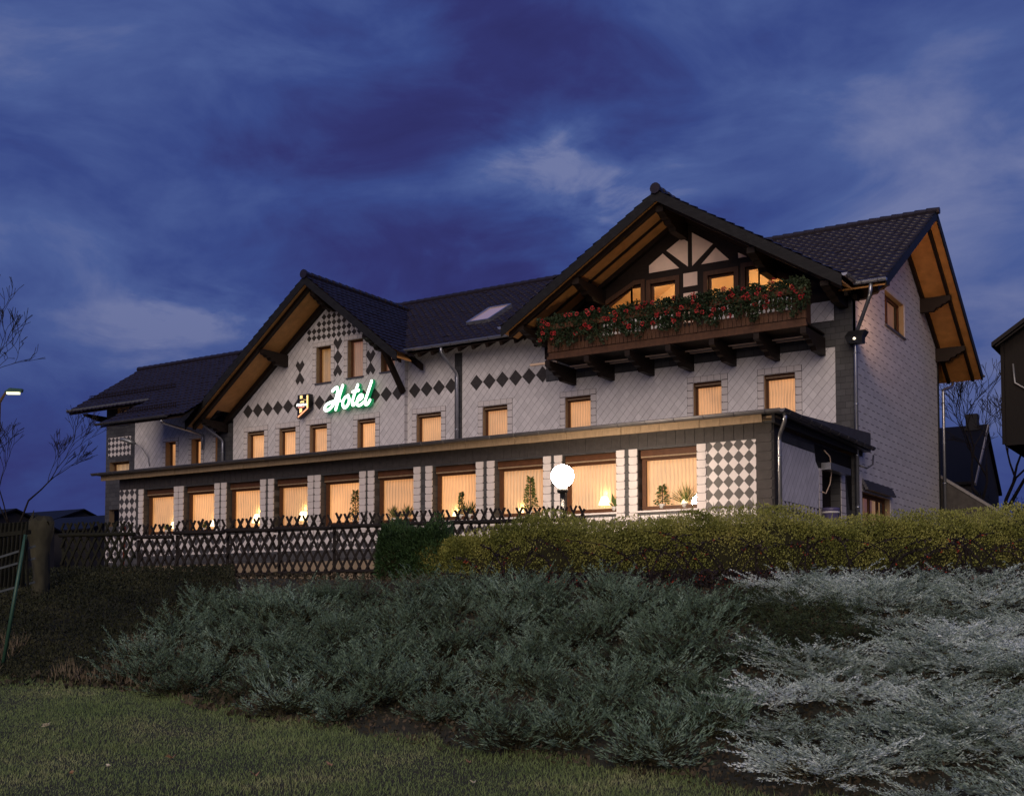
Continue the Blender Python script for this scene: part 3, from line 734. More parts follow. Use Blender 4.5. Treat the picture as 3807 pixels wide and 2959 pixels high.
# ---------- right gable front: timber frame behind the balcony
RZ2, SL2, XC2 = 15.15, .615, -16.05
def g2top(x): return RZ2 - .32 - SL2 * abs(x - XC2)
g2w = [(-17.34, -16.38, 11.0, 12.74, 12.74), (-15.22, -14.26, 11.0, 12.70, 12.70), (-13.90, -13.45, 11.0, 12.78, 12.78), (-13.45, -12.3, 11.0, 12.78, 12.02),
       (-18.10, -17.68, 11.0, 12.80, 12.80), (-19.25, -18.10, 11.0, 12.10, 12.80)]
mb = MB(); wall_cols(mb, 'y', YM - .03, [-21.6, XC2, -10.95], lambda a: 10.6, g2top, g2w, .16)
tw = mb.build('timber_gable_wall', M['timber'], H)
mb = MB()
for P_ in ([(-17.38, 13.38), (-16.86, 13.72), (-16.25, 13.12), (-17.38, 13.12)], [(-16.72, 13.80), (-16.15, 14.14), (-15.93, 13.98), (-15.93, 13.12)],
           [(-15.77, 14.26), (-15.02, 13.75), (-15.77, 13.12)], [(-14.92, 13.60), (-14.45, 13.12), (-15.44, 13.12)], [(-14.13, 13.30), (-13.83, 13.12), (-14.13, 13.12)],
           [(-16.10, 12.90), (-15.59, 12.90), (-15.59, 12.44), (-16.10, 12.44)], [(-16.10, 12.22), (-15.59, 12.22), (-15.59, 11.2), (-16.10, 11.2)]):
    mb.xz(P_, YM - .043, YM - .025)
mb.build('render_infill', M['infill'], H)
MB().xz([(-11.71, 10.62), (-10.97, 10.62), (-10.97, 11.25), (-11.71, 11.25)], YM - .043, YM - .025).build('white_shingle_panel', M['white_front'], H)
def frame_poly(P_, wd, y0, y1):
    """a frame of width wd around a convex window outline (x, z)"""
    c = Vector((sum(p[0] for p in P_) / len(P_), sum(p[1] for p in P_) / len(P_))); n = len(P_); mb = MB(); I = []
    for i in range(n):
        a, b, d = Vector(P_[i - 1]), Vector(P_[i]), Vector(P_[(i + 1) % n])
        e1 = (b - a).normalized(); e2 = (d - b).normalized(); n1 = Vector((-e1.y, e1.x)); n2_ = Vector((-e2.y, e2.x))
        if n1.dot(c - b) < 0: n1 = -n1
        if n2_.dot(c - b) < 0: n2_ = -n2_
        k = wd / (1 + n1.dot(n2_)); I.append(b + (n1 + n2_) * k)
    for i in range(n):
        j = (i + 1) % n; mb.xz([tuple(P_[i]), tuple(P_[j]), tuple(I[j]), tuple(I[i])], y0, y1)
    return mb, I
for P_ in ([(-17.34, 11.0), (-16.38, 11.0), (-16.38, 12.74), (-17.34, 12.74)], [(-15.22, 11.0), (-14.26, 11.0), (-14.26, 12.70), (-15.22, 12.70)],
           [(-13.90, 11.0), (-12.3, 11.0), (-12.3, 12.02), (-13.45, 12.78), (-13.90, 12.78)], [(-19.25, 11.0), (-17.68, 11.0), (-17.68, 12.80), (-18.10, 12.80), (-19.25, 12.10)]):
    mb, I = frame_poly(P_, .085, YM + .06, YM + .12); f = mb.build('window', M['brown'], H)
    O_ = frame_poly([(x + (.14 if x > sum(q[0] for q in P_) / len(P_) else -.14), z + (.14 if z > 11.5 else 0)) for x, z in P_], .15, YM - .075, YM - .028)[0].build('casing', M['balcony'], f)
    MB().poly([(x, YM + .09, z) for x, z in I]).build('pane', M['glass'], f)
# the lit attic room behind those windows
mb = MB(); 
mb.poly([(-20.5, 38.6, 10.7), (-11.2, 38.6, 10.7), (-11.2, 38.6, 11.5), (XC2, 38.6, 14.3), (-20.5, 38.6, 11.75)]); mb.quad((-20.5, 36.25, 10.75), (-11.2, 36.25, 10.75), (-11.2, 38.6, 10.75), (-20.5, 38.6, 10.75))
mb.quad((-20.5, 36.25, 11.75), (XC2, 36.25, 14.3), (XC2, 38.6, 14.3), (-20.5, 38.6, 11.75)); mb.quad((XC2, 36.25, 14.3), (-11.2, 36.25, 11.5), (-11.2, 38.6, 11.5), (XC2, 38.6, 14.3))
mb.quad((-20.5, 36.25, 10.7), (-20.5, 38.6, 10.7), (-20.5, 38.6, 12), (-20.5, 36.25, 12)); mb.quad((-11.2, 36.25, 10.7), (-11.2, 38.6, 10.7), (-11.2, 38.6, 12), (-11.2, 36.25, 12))
mb.build('attic_room', M['room'], H)
mb = MB()
for x0, z0, x1, z1 in ((-17.2, 11.9, -16.7, 12.7), (-15.3, 12.6, -14.2, 11.5), (-13.6, 12.6, -12.2, 11.8), (-18.8, 11.7, -17.9, 12.3)): mb.beam((x0, 37.4, z0), (x1, 37.4, z1), .14, .16, (0, 1, 0))
mb.build('attic_beams', M['pale_wood'], H)
for q in (-17.2, -14.2):
    L_ = bpy.data.lights.new('attic_lamp', 'POINT'); L_.energy = 55; L_.color = (1, .66, .36); L_.shadow_soft_size = .15
    lo = bpy.data.objects.new('attic_lamp', L_); COL.objects.link(lo); lo.location = (q - BASE[H.name][0], 37.3 - 36, 13.1 - 2.1); lo.parent = H

# end wall of the main house (right), its windows
RYM, RZM, SLM = 41.75, 15.4, .584        # main ridge
def mtop(y): return RZM - .30 - SLM * abs(y - RYM)
sideh = [(39.82, 42.35, 11.22, 12.42, 12.42), (36.75, 40.05, 3.6, 5.25, 5.25)]
mb = MB(); wall_cols(mb, 'x', XS, [YM + .3, RYM, 47.5], lambda a: 2.0, mtop, sideh, .18, 0, 1)
mb.build('end_wall', [M['white_side'], M['reveal']], H)
MB().yz([(YM, 2.0), (YM + .3, 2.0), (YM + .3, 11.5), (YM, 11.5)], XS - .2, XS + .012).build('corner_slates', M['dark_small_end'], H)
MB().yz([(47.42, 2.0), (47.62, 2.0), (47.62, 11.4), (47.42, 11.4)], XS - .2, XS + .03).build('corner_slates', M['dark_small_end'], H)
def window_end(y0, y1, z0, z1, x, mull, curs, box=0):
    xb = x - .17; mb = MB(); fr = .08
    mb.box(xb - .07, xb, y0 + .003, y0 + fr, z0 + .003, z1 - .003); mb.box(xb - .07, xb, y1 - fr, y1 - .003, z0 + .003, z1 - .003)
    mb.box(xb - .07, xb, y0 + fr, y1 - fr, z0 + .003, z0 + fr); mb.box(xb - .07, xb, y0 + fr, y1 - fr, z1 - fr - box, z1 - .003)
    for q in mull: mb.box(xb - .068, xb - .002, q - .07, q + .07, z0 + fr, z1 - fr - box)
    f = mb.build('window', M['brown'], H)
    MB().quad((xb - .035, y0 + fr, z0 + fr), (xb - .035, y1 - fr, z0 + fr), (xb - .035, y1 - fr, z1 - fr - box), (xb - .035, y0 + fr, z1 - fr - box)).build('pane', M['glass'], f)
    e = [y0 - .1] + list(mull) + [y1 + .1]
    for i, c in enumerate(curs): MB().quad((xb - .2, e[i], z0 - .05), (xb - .2, e[i + 1], z0 - .05), (xb - .2, e[i + 1], z1), (xb - .2, e[i], z1)).build('curtain', M[c], f)
    MB().box(x - .17, x + .07, y0 - .06, y1 + .06, z0 - .06, z0 - .006).build('sill', M['zinc_dark'], f)
    return f
window_end(39.82, 42.35, 11.22, 12.42, XS, (40.75,), ('curtain_amber', 'curtain_dim'))
w_ = window_end(36.75, 40.05, 3.6, 5.25, XS, (37.35, 38.2, 39.2), ('curtain_dim', 'curtain_amber', 'curtain_dim', 'curtain_tan'), .05)
mb = MB()
for i in range(4): mb.beam((XS + .04 + .04 * i, 36.7, 5.58 - .08 * i), (XS + .04 + .04 * i, 40.1, 5.58 - .08 * i), .10, .075)
mb.build('window_awning', M['zinc_dark'], w_)
for P_, o_ in (([(40.1, 3.4), (40.42, 3.4), (40.42, 5.3), (40.1, 5.3)], .02), ([(36.4, 3.4), (36.7, 3.4), (36.7, 5.75), (36.4, 5.75)], .02),
              ([(39.72, 12.44), (42.45, 12.44), (42.45, 12.62), (39.72, 12.62)], .02), ([(42.38, 11.2), (42.58, 11.2), (42.58, 12.62), (42.38, 12.62)], .018)):
    MB().yz(P_, XS + .003, XS + o_).build('window_trim', M['white_tile'], H)

# ---------- roofs
def tile_roof(name, O, U, V, vlen, span, mats, parent, tile=.30, course=.36, samples=5):
    """stepped courses of wavy tiles; span(v) gives the (u0, u1) runs of the course at height v up the slope"""
    O, U, V = np.array(O, float), np.array(U, float), np.array(V, float); Nn = np.cross(U, V); Nn = Nn / np.linalg.norm(Nn)
    if Nn[2] < 0: Nn = -Nn
    VV, QQ, K = [], [], []; o = 0; n_c = int(math.ceil(vlen / course)); rng = np.random.default_rng(len(name) + int(vlen * 10))
    for c in range(n_c):
        v0, v1 = c * course, min((c + 1) * course + .03, vlen + .03)
        for u0, u1 in span(c * course + course * .5):
            if u1 - u0 < .1: continue
            ns = max(3, int((u1 - u0) / tile * samples)); us = np.linspace(u0, u1, ns + 1)
            ph = (us / tile) % 1.0
            wv = .028 * np.where(ph < .3, np.sin(ph / .3 * np.pi), 0) - .010 * np.sin(np.clip((ph - .3) / .7, 0, 1) * np.pi)
            jit = rng.normal(size=int(abs(u1 - u0) / tile) + 3)[np.floor((us - u0) / tile).astype(int)] * .008
            lo = wv + .050 + jit; hi = wv + .004
            pts = np.concatenate([O + np.outer(us, U) + np.outer(np.full_like(us, v0), V) + np.outer(lo - .055, Nn),
                                  O + np.outer(us, U) + np.outer(np.full_like(us, v0), V) + np.outer(lo, Nn),
                                  O + np.outer(us, U) + np.outer(np.full_like(us, v1), V) + np.outer(hi, Nn)])
            m_ = ns + 1; i = np.arange(ns)
            q = np.concatenate([np.stack([o + i, o + i + 1, o + m_ + i + 1, o + m_ + i], 1), np.stack([o + m_ + i, o + m_ + i + 1, o + 2 * m_ + i + 1, o + 2 * m_ + i], 1)])
            # close the ends of the course
            e = np.array([[o, o + m_, o + 2 * m_, o + 2 * m_], [o + ns, o + 2 * m_ + ns, o + 2 * m_ + ns, o + m_ + ns]])
            VV.append(pts); QQ.append(q); o += len(pts)
    return arr_obj(name, np.concatenate(VV), np.concatenate(QQ), mats, parent)
def ridge_caps(a, b, parent, r=.13, seg=.40, end_ball=False):
    a, b = Vector(a), Vector(b); L = (b - a).length; d = (b - a).normalized(); n = int(L / seg); mb = MB()
    for i in range(n):
        p, q = a + d * (L * i / n), a + d * (L * (i + 1) / n + .04)
        mb.tube([p, p + d * .05, q], [r + .022, r + .02, r - .012], 9)
    if end_ball: mb.tube([a - d * .05, a + d * .03], r + .05, 12)
    return mb.build('ridge_tiles', M['roof_tile'], parent)

tilt = 1 / math.hypot(1, SLM)
def main_span(v):
    z = 11.4 + v * tilt * SLM; run = []
    cut2 = ((RZ2 - z) / SL2 - .15); cut1 = ((RZ1 - z) / SL1 - .15)
    a = -37.0
    lo = XC1 + cut1 if cut1 > 0 else -37.0
    if cut2 > 0: run = [(lo, XC2 - cut2), (XC2 + cut2, -9.05)]
    else: run = [(lo, -9.05)]
    return [(p - -37.0, q - -37.0) for p, q in run if q > p]
mlen = math.hypot(RYM - 34.9, RZM - 11.4)
main = tile_roof('main_roof', (-37.0, 34.9, 11.4), (1, 0, 0), (0, tilt, tilt * SLM), mlen, main_span, M['roof_tile'], H)
mb = MB()   # back slope and boarding under the eaves
mb.quad((-37.0, RYM, RZM), (-9.05, RYM, RZM), (-9.05, 49.4, RZM - SLM * 7.65), (-37, 49.4, RZM - SLM * 7.65))
mb.build('back_slope', M['roof_tile'], main)
ridge_caps((-37, RYM, RZM + .04), (-9.0, RYM, RZM + .04), main)
# boarded overhang over the end wall (front and back slopes)
TH = .20
def under(p, q, x0, x1, th, mb): mb.prism([(x0, p[0], p[1] - th), (x1, p[0], p[1] - th), (x1, q[0], q[1] - th), (x0, q[0], q[1] - th)], (0, 0, .05))
mb = MB(); under((34.95, 11.43), (RYM, RZM), XS - .5, -9.10, TH, mb); under((RYM, RZM), (49.35, RZM - SLM * 7.6), XS - .5, -9.10, TH, mb)
mb.build('verge_boarding', M['pine'], main)
mb = MB(); under((34.95, 11.43), (37.0, 11.43 + SLM * 2.05), -28.0, -21.3, TH, mb); mb.build('eaves_boarding', M['timber'], main)
mb = MB()
mb.beam((-9.07, 34.9, 11.40 - .10), (-9.07, RYM, RZM - .10), .05, .26); mb.beam((-9.07, RYM, RZM - .10), (-9.07, 49.4, RZM - SLM * 7.65 - .10), .05, .26)
mb.build('barge_board', M['dark_small_end'], main)
mb = MB()
for x, w_ in ((-9.40, .10), (XS + .07, .12)):
    mb.beam((x, 35.1, 11.5 - .30), (x, RYM, RZM - .30), w_, .18); mb.beam((x, RYM, RZM - .30), (x, 49.2, RZM - SLM * 7.45 - .30), w_, .18)
mb.build('verge_rafter', M['timber'], main)
def carved(mb, axis, c, a0, a1, z1, h, wd):
    """projecting purlin or bracket with a carved, stepped underside at its free end (a1)"""
    s = 1 if a1 > a0 else -1; L = abs(a1 - a0)
    P_ = [(a0, z1), (a1, z1), (a1, z1 - h * .35), (a1 - s * .10 * L, z1 - h * .42), (a1 - s * .16 * L, z1 - h * .55), (a1 - s * .26 * L, z1 - h * .56), (a1 - s * .32 * L, z1 - h * .74), (a1 - s * .46 * L, z1 - h * .78), (a1 - s * .52 * L, z1 - h), (a0, z1 - h)]
    if axis == 'y': mb.yz(P_, c - wd / 2, c + wd / 2)
    else: mb.xz(P_, c - wd / 2, c + wd / 2)
for yy, zz in ((36.15, 11.72), (44.9, RZM - SLM * 3.15 - .36), (47.3, RZM - SLM * 5.55 - .40)):
    mb = MB(); carved(mb, 'x', yy, XS - .05, -9.30, zz, .52, .20); mb.build('purlin_end', M['timber'], main)
gutter('gutter', [(-27.9, 34.80, 11.40), (-22.0, 34.80, 11.40)], .085, main)
gutter('gutter', [(-10.0, 34.80, 11.40), (-9.02, 34.80, 11.40)], .085, main)
gutter('gutter', [(-10.6, 49.5, 10.95), (-9.0, 49.5, 10.95)], .085, main)
mb = MB(); x = -27.8
while x < -22.2: mb.beam((x, 34.95, 11.16), (x, 36.0, 11.75), .12, .16); x += .62
mb.build('rafter_ends', M['timber'], main)
pipe([(-25.45, 34.85, 11.30), (-25.45, 34.85, 11.12), (-25.40, 35.82, 10.45), (-25.40, 35.82, 7.0)], .06)
pipe([(-9.5, 34.85, 11.30), (-9.55, 34.9, 10.95), (-10.28, 35.85, 10.0), (-10.28, 35.85, 2.9)], .06)
pipe([(-10.2, 49.4, 10.85), (-10.2, 49.2, 10.55), (-10.25, 47.75, 10.2), (-10.25, 47.75, 3.0)], .06)
# skylight
nrm = Vector((0, -SLM, 1)).normalized(); upv = Vector((0, tilt, tilt * SLM))
def on_main(x, y, h): p = Vector((x, y, 11.4 + (y - 34.9) * SLM)); return p + nrm * h
sk = MB()
c0, c1, c2_, c3 = [(-25.62, 36.85), (-24.62, 36.85), (-24.62, 38.45), (-25.62, 38.45)]
pts = [c0, c1, c2_, c3]
for i in range(4):
    a, b = pts[i], pts[(i + 1) % 4]; sk.beam(on_main(*a, .09), on_main(*b, .09), .09, .16, nrm)
skl = sk.build('skylight', M['zinc'], main)
m_, t_, p_ = mat('skylight glass'); t_.put(p_.inputs['Base Color'], (.04, .05, .08, 1)); p_.inputs['Roughness'].default_value = .06; p_.inputs['Specular IOR Level'].default_value = 1.0; p_.inputs['Metallic'].default_value = .55
t_.put(p_.inputs['Base Color'], (.55, .45, .50, 1)); t_.put(p_.inputs['Emission Color'], (1, .62, .50, 1)); p_.inputs['Emission Strength'].default_value = .14
MB().quad(*[on_main(*p, .13) for p in pts]).build('skylight_pane', m_, skl)

def gable_roof(xc, rz, sl, el, er, yv, yb, raf, lclip, ywall, wl, wr):
    """front gable: el / er = eaves x on the left / right, yv = front verge, yb = how far it runs back into the main roof"""
    t = 1 / math.hypot(1, sl); zl, zr = rz - sl * (xc - el), rz - sl * (er - xc)
    def clip(z, on): return min(yb, max(34.95, 34.9 + (z - 11.4) / SLM + .45)) - yv if on else yb - yv
    rl = tile_roof('gable_roof', (el, yv, rz - sl * (xc - el)), (0, 1, 0), (t, 0, t * sl), (xc - el) / t, lambda v: [(0, clip(zl + v * t * sl, lclip))], M['roof_tile'], H)
    rr = tile_roof('roof_slope', (er, yv, rz - sl * (er - xc)), (0, 1, 0), (-t, 0, t * sl), (er - xc) / t, lambda v: [(0, clip(zr + v * t * sl, True))], M['roof_tile'], rl)
    ridge_caps((xc, yv - .04, rz + .05), (xc, yb, rz + .05), rl, .13, .40, True)
    mb = MB()
    for xe, ze, xw in ((el, zl, wl), (er, zr, wr)):
        zw = rz - sl * abs(xw - xc)
        mb.prism([(xw, yv + .03, zw - .22), (xc, yv + .03, rz - .22), (xc, ywall, rz - .22), (xw, ywall, zw - .22)], (0, 0, .05))
        mb.prism([(xe, yv + .03, ze - .22), (xw, yv + .03, zw - .22), (xw, 34.86, zw - .22), (xe, 34.86, ze - .22)], (0, 0, .05))
    mb.build('soffit_boarding', M['pine'], rl)
    mb = MB()
    for xe, ze in ((el, zl), (er, zr)): mb.prism([(xe, yv - .02, ze - .36), (xc, yv - .02, rz - .36), (xc, yv - .02, rz + .0), (xe, yv - .02, ze + .0)], (0, .045, 0))
    mb.build('barge_board', M['dark_small'], rl)
    mb = MB()
    for off, wd, hh in raf:
        for xe, ze in ((el + .12, zl + sl * .12), (er - .12, zr + sl * .12)):
            mb.prism([(xe, yv + off, ze - .22 - hh), (xc, yv + off, rz - .22 - hh), (xc, yv + off, rz - .225), (xe, yv + off, ze - .225)], (0, wd, 0))
    mb.build('verge_rafter', M['timber'], rl)
    return rl
# left gable
R1 = gable_roof(XC1, RZ1, SL1, -38.25, -26.85, 33.95, 41.0, ((.30, .16, .20), (1.62, .22, .26)), False, 35.9, -37.3, -27.85)
mb = MB(); carved(mb, 'y', XC1, Y1, 34.4, RZ1 - .50, .55, .24); mb.build('purlin_end', M['timber'], R1)
mb = MB(); carved(mb, 'y', -37.7, Y1 + .2, 34.3, 9.62, .42, .24); mb.build('purlin_end', M['timber'], R1)
for q in (-34.2, -28.75):
    mb = MB(); carved(mb, 'y', q, Y1, 34.35, RZ1 - SL1 * abs(q - XC1) - .46, .50, .22); mb.build('purlin_end', M['timber'], R1)
mb = MB(); mb.beam((-27.95, 34.25, 11.85), (-27.95, 35.78, 10.0), .16, .20, (0, 1, 1)); carved(mb, 'y', -27.95, Y1, 34.1, 11.72, .30, .2); mb.build('brace', M['timber'], R1)
gutter('gutter', [(-38.35, 33.95, 9.52), (-38.35, 35.3, 9.52)], .08, R1)
pipe([(-38.0, 34.7, 9.62), (-38.0, 34.75, 9.42), (-37.75, 35.62, 8.85), (-37.75, 35.62, 6.9)], .055)
pipe([(-38.6, 32.95, 9.46), (-38.6, 33.0, 9.36), (-39.3, 35.9, 9.25), (-39.3, 35.9, 8.6)], .05)
# right gable
R2 = gable_roof(XC2, RZ2 - .05, SL2, -22.05, -10.05, 33.75, 42.3, ((.32, .15, .20), (1.30, .06, .10), (2.0, .20, .18)), True, 36.1, -21.5, -10.5)
for q, h in ((XC2, .62), (-19.2, .56), (-12.95, .56), (-21.4, .40), (-10.65, .42)):
    mb = MB(); carved(mb, 'y', q, YM, 34.0, RZ2 - SL2 * abs(q - XC2) - .46, h, .26); mb.build('purlin_end', M['timber'], R2)
gutter('gutter', [(-22.12, 33.75, 11.42), (-22.12, 35.0, 11.42)], .085, R2)
gutter('gutter', [(-9.97, 33.75, 11.44), (-9.97, 34.85, 11.44)], .085, R2)
# left wing
tu = 1 / math.hypot(1, .65)
wing = tile_roof('wing_roof', (-47.35, 32.95, 9.62), (1, 0, 0), (0, tu, tu * .65), 6.05 / tu, lambda v: [(4.75 + .5 * v * tu if v * tu < 1.95 else 0, 10.2)], M['roof_tile'], H)
ridge_caps((-47.4, 39, 13.60), (-36.5, 39, 13.60), wing)
mb = MB(); mb.quad((-47.3, 39, 13.5), (-37, 39, 13.5), (-37, 43.3, 10.8), (-47.3, 43.3, 10.8)); mb.build('back_slope', M['roof_tile'], wing)
mb = MB(); mb.prism([(-47.35, 34.97, 10.75), (-41.7, 34.97, 10.75), (-41.7, 39, 13.37), (-47.35, 39, 13.37)], (0, 0, .05)); mb.box(-47.36, -41.75, 34.93, 34.98, 10.72, 10.95)
mb.build('eaves_boarding', M['timber'], wing)
mb = MB(); mb.poly([(-46.0, 36, 11.4), (-46.0, 43, 11.3), (-46.0, 39, 13.4)]); mb.build('cheek', M['dark_small_end'], wing)
mb = MB(); mb.prism([(-42.55, 32.98, 9.46), (-37.4, 32.98, 9.46), (-37.4, 36.2, 11.55), (-41.7, 36.2, 11.55)], (0, 0, .05)); mb.build('eaves_boarding', M['timber'], wing)
mb = MB(); carved(mb, 'y', -46.4, 36.5, 35.05, 10.72, .25, .2); mb.build('purlin_end', M['timber'], wing)
gutter('gutter', [(-47.4, 34.86, 10.93), (-41.6, 34.86, 10.93)], .085, wing, m_='grey_metal')
gutter('gutter', [(-42.75, 32.87, 9.62), (-38.2, 32.87, 9.62)], .085, wing, m_='zinc_dark')
def snow_guard(x0, x1, y, z, parent):
    mb = MB(); x = x0
    mb.tube([(x0, y, z + .20), (x1, y, z + .20)], .014, 4); mb.tube([(x0, y, z + .06), (x1, y, z + .06)], .014, 4)
    while x <= x1: mb.box(x - .01, x + .01, y - .012, y + .012, z - .04, z + .22); x += .11
    mb.build('snow_guard', M['timber'], parent)
snow_guard(-47.0, -41.0, 35.8, 11.52, wing); snow_guard(-42.0, -38.4, 33.6, 10.09, wing)

# ---------- balcony
BX0, BX1, BY = -20.35, -11.25, 34.1
BZ = 10.20
bal = MB().box(BX0 + .02, BX1 - .02, BY + .02, BY + .10, BZ + .0, BZ + .14).box(BX0 - .02, BX1 + .02, BY - .03, BY + .06, BZ - .10, BZ - .004).build('balcony', M['balcony'], H)
mb = MB(); y = BY + .12
while y < YM - .1: mb.box(BX0, BX1, y, y + .125, BZ - .02, BZ + .03); y += .155
mb.build('floor_boards', M['timber'], bal)
rng_ = random.Random(3); n = 62
mb = MB(); w_ = (BX1 - BX0) / n
for i in range(n):
    x = BX0 + i * w_; g = .020; c = x + w_ / 2; h = w_ / 2 - g / 2
    # cut-out board: narrow waists give the little dark openings between neighbours
    P_ = [(c - h, BZ + .15), (c + h, BZ + .15), (c + h, BZ + .36), (c + h - .04, BZ + .40), (c + h - .04, BZ + .53), (c + h, BZ + .58), (c + h, BZ + .74), (c + h - .03, BZ + .79), (c + h - .03, BZ + .87), (c + h, BZ + .92), (c + h, BZ + 1.06),
          (c - h, BZ + 1.06), (c - h, BZ + .92), (c - h + .03, BZ + .87), (c - h + .03, BZ + .79), (c - h, BZ + .74), (c - h, BZ + .58), (c - h + .04, BZ + .53), (c - h + .04, BZ + .40), (c - h, BZ + .36)]
    yy = BY - .028 + rng_.uniform(-.003, .003)
    mb.xz(P_, yy, yy + .024)
mb.build('railing_boards', M['balcony'], bal)
mb = MB()
for q in range(6): x = BX0 + .04 + (BX1 - BX0 - .08) * q / 5; mb.box(x - .045, x + .045, BY, BY + .09, BZ + .14, BZ + 1.16)
mb.box(BX0 - .03, BX1 + .03, BY - .05, BY + .11, BZ + 1.062, BZ + 1.13); mb.box(BX0, BX1, BY + .002, BY + .05, BZ + .25, BZ + .33); mb.box(BX0, BX1, BY + .002, BY + .05, BZ + .95, BZ + 1.03)
mb.build('railing_frame', M['balcony'], bal)
for x0 in (BX0, BX1 - .06):
    mb = MB(); y = BY + .12
    while y < (YM - .15 if x0 == BX0 else BY + .45): mb.box(x0, x0 + .03, y, y + .13, BZ + .05, BZ + 1.06); y += .145
    mb.box(x0 - .02, x0 + .08, BY + .11, YM - .03 if x0 == BX0 else BY + .56, BZ + 1.062, BZ + 1.13); mb.build('side_railing', M['balcony'], bal)
for q in (-20.38, -18.84, -17.30, -15.83, -14.32, -12.84, -11.35):
    mb = MB(); carved(mb, 'y', q, YM, BY + .0, BZ - .11, .56, .18); mb.build('bracket', M['timber'], bal)
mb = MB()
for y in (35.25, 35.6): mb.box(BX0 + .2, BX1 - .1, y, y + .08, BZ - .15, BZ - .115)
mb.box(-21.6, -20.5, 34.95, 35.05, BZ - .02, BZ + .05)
mb.build('gap_glow_slats', M['pale_wood'], bal)  # pale strips stand in for light showing through the floor gaps

# ================================================================== THINGS ON THE HOTEL
def flower_box(i, x0, x1, label):
    rng = np.random.default_rng(50 + i)
    t = thing('flower_box', label, 'flower box', ((x0 + x1) / 2, BY - .16, BZ + .80), 'geranium boxes along the balcony rail')
    MB().box(x0 + .02, x1 - .02, BY - .26, BY - .055, BZ + .86, BZ + 1.05).build('trough', M['brown'], t)
    n = 1900
    px_ = rng.uniform(x0 - .08, x1 + .08, n); k = rng.uniform(0, 1, n)
    hang = rng.random(n) < .62
    swell = .10 + .07 * np.sin(px_ * 4.1 + i) + .05 * np.sin(px_ * 9.7) + .04 * np.sin(px_ * 17 + 2 * i)
    pz = np.where(hang, BZ + 1.1 - (k ** 1.1) * (.50 + 2.0 * swell), BZ + 1.05 + k * (.20 + swell * .6))
    py = BY - .16 - rng.uniform(-.12, .20, n) * np.where(hang, 1.0, .8)
    P = np.stack([px_, py, pz], 1); Dr = rng.normal(size=(n, 3)) * .7 + np.array([0, -.7, .15])
    V, Q = leaves(P, Dr, rng.uniform(.06, .13, n), rng.uniform(.025, .05, n), rng)
    arr_obj('foliage', V, Q, M['geranium_leaf'], t)
    nb = int(9 * (x1 - x0)) ; VV = []; 
    for b in range(nb):
        c = np.array([rng.uniform(x0, x1), BY - .30 - rng.uniform(0, .12), BZ + rng.choice([.55, .7, .85, 1.0, 1.12, 1.26]) + rng.normal() * .06])
        m_ = 22; d = rng.normal(size=(m_, 3)); d /= np.linalg.norm(d, axis=1, keepdims=True)
        V2, _ = leaves(c + d * .045, d + rng.normal(size=(m_, 3)) * .5, .045, .028, rng); VV.append(V2)
    V = np.concatenate(VV); arr_obj('blossoms', V, np.arange(len(V)).reshape(-1, 4), M['geranium'], t)
fb = [(-20.5, -18.9), (-18.9, -17.3), (-17.3, -15.8), (-15.8, -14.3), (-14.3, -12.8), (-12.8, -11.15)]
fl = ['geranium box at the far left corner of the balcony', 'second geranium box from the left end of the balcony', 'geranium box under the left lit attic window',
      'geranium box right of centre, under the white square panel', 'geranium box under the right lit attic window', 'geranium box at the right end of the balcony, beside the white panel']
for i, ((a, b), l_) in enumerate(zip(fb, fl)): flower_box(i, a, b, l_)

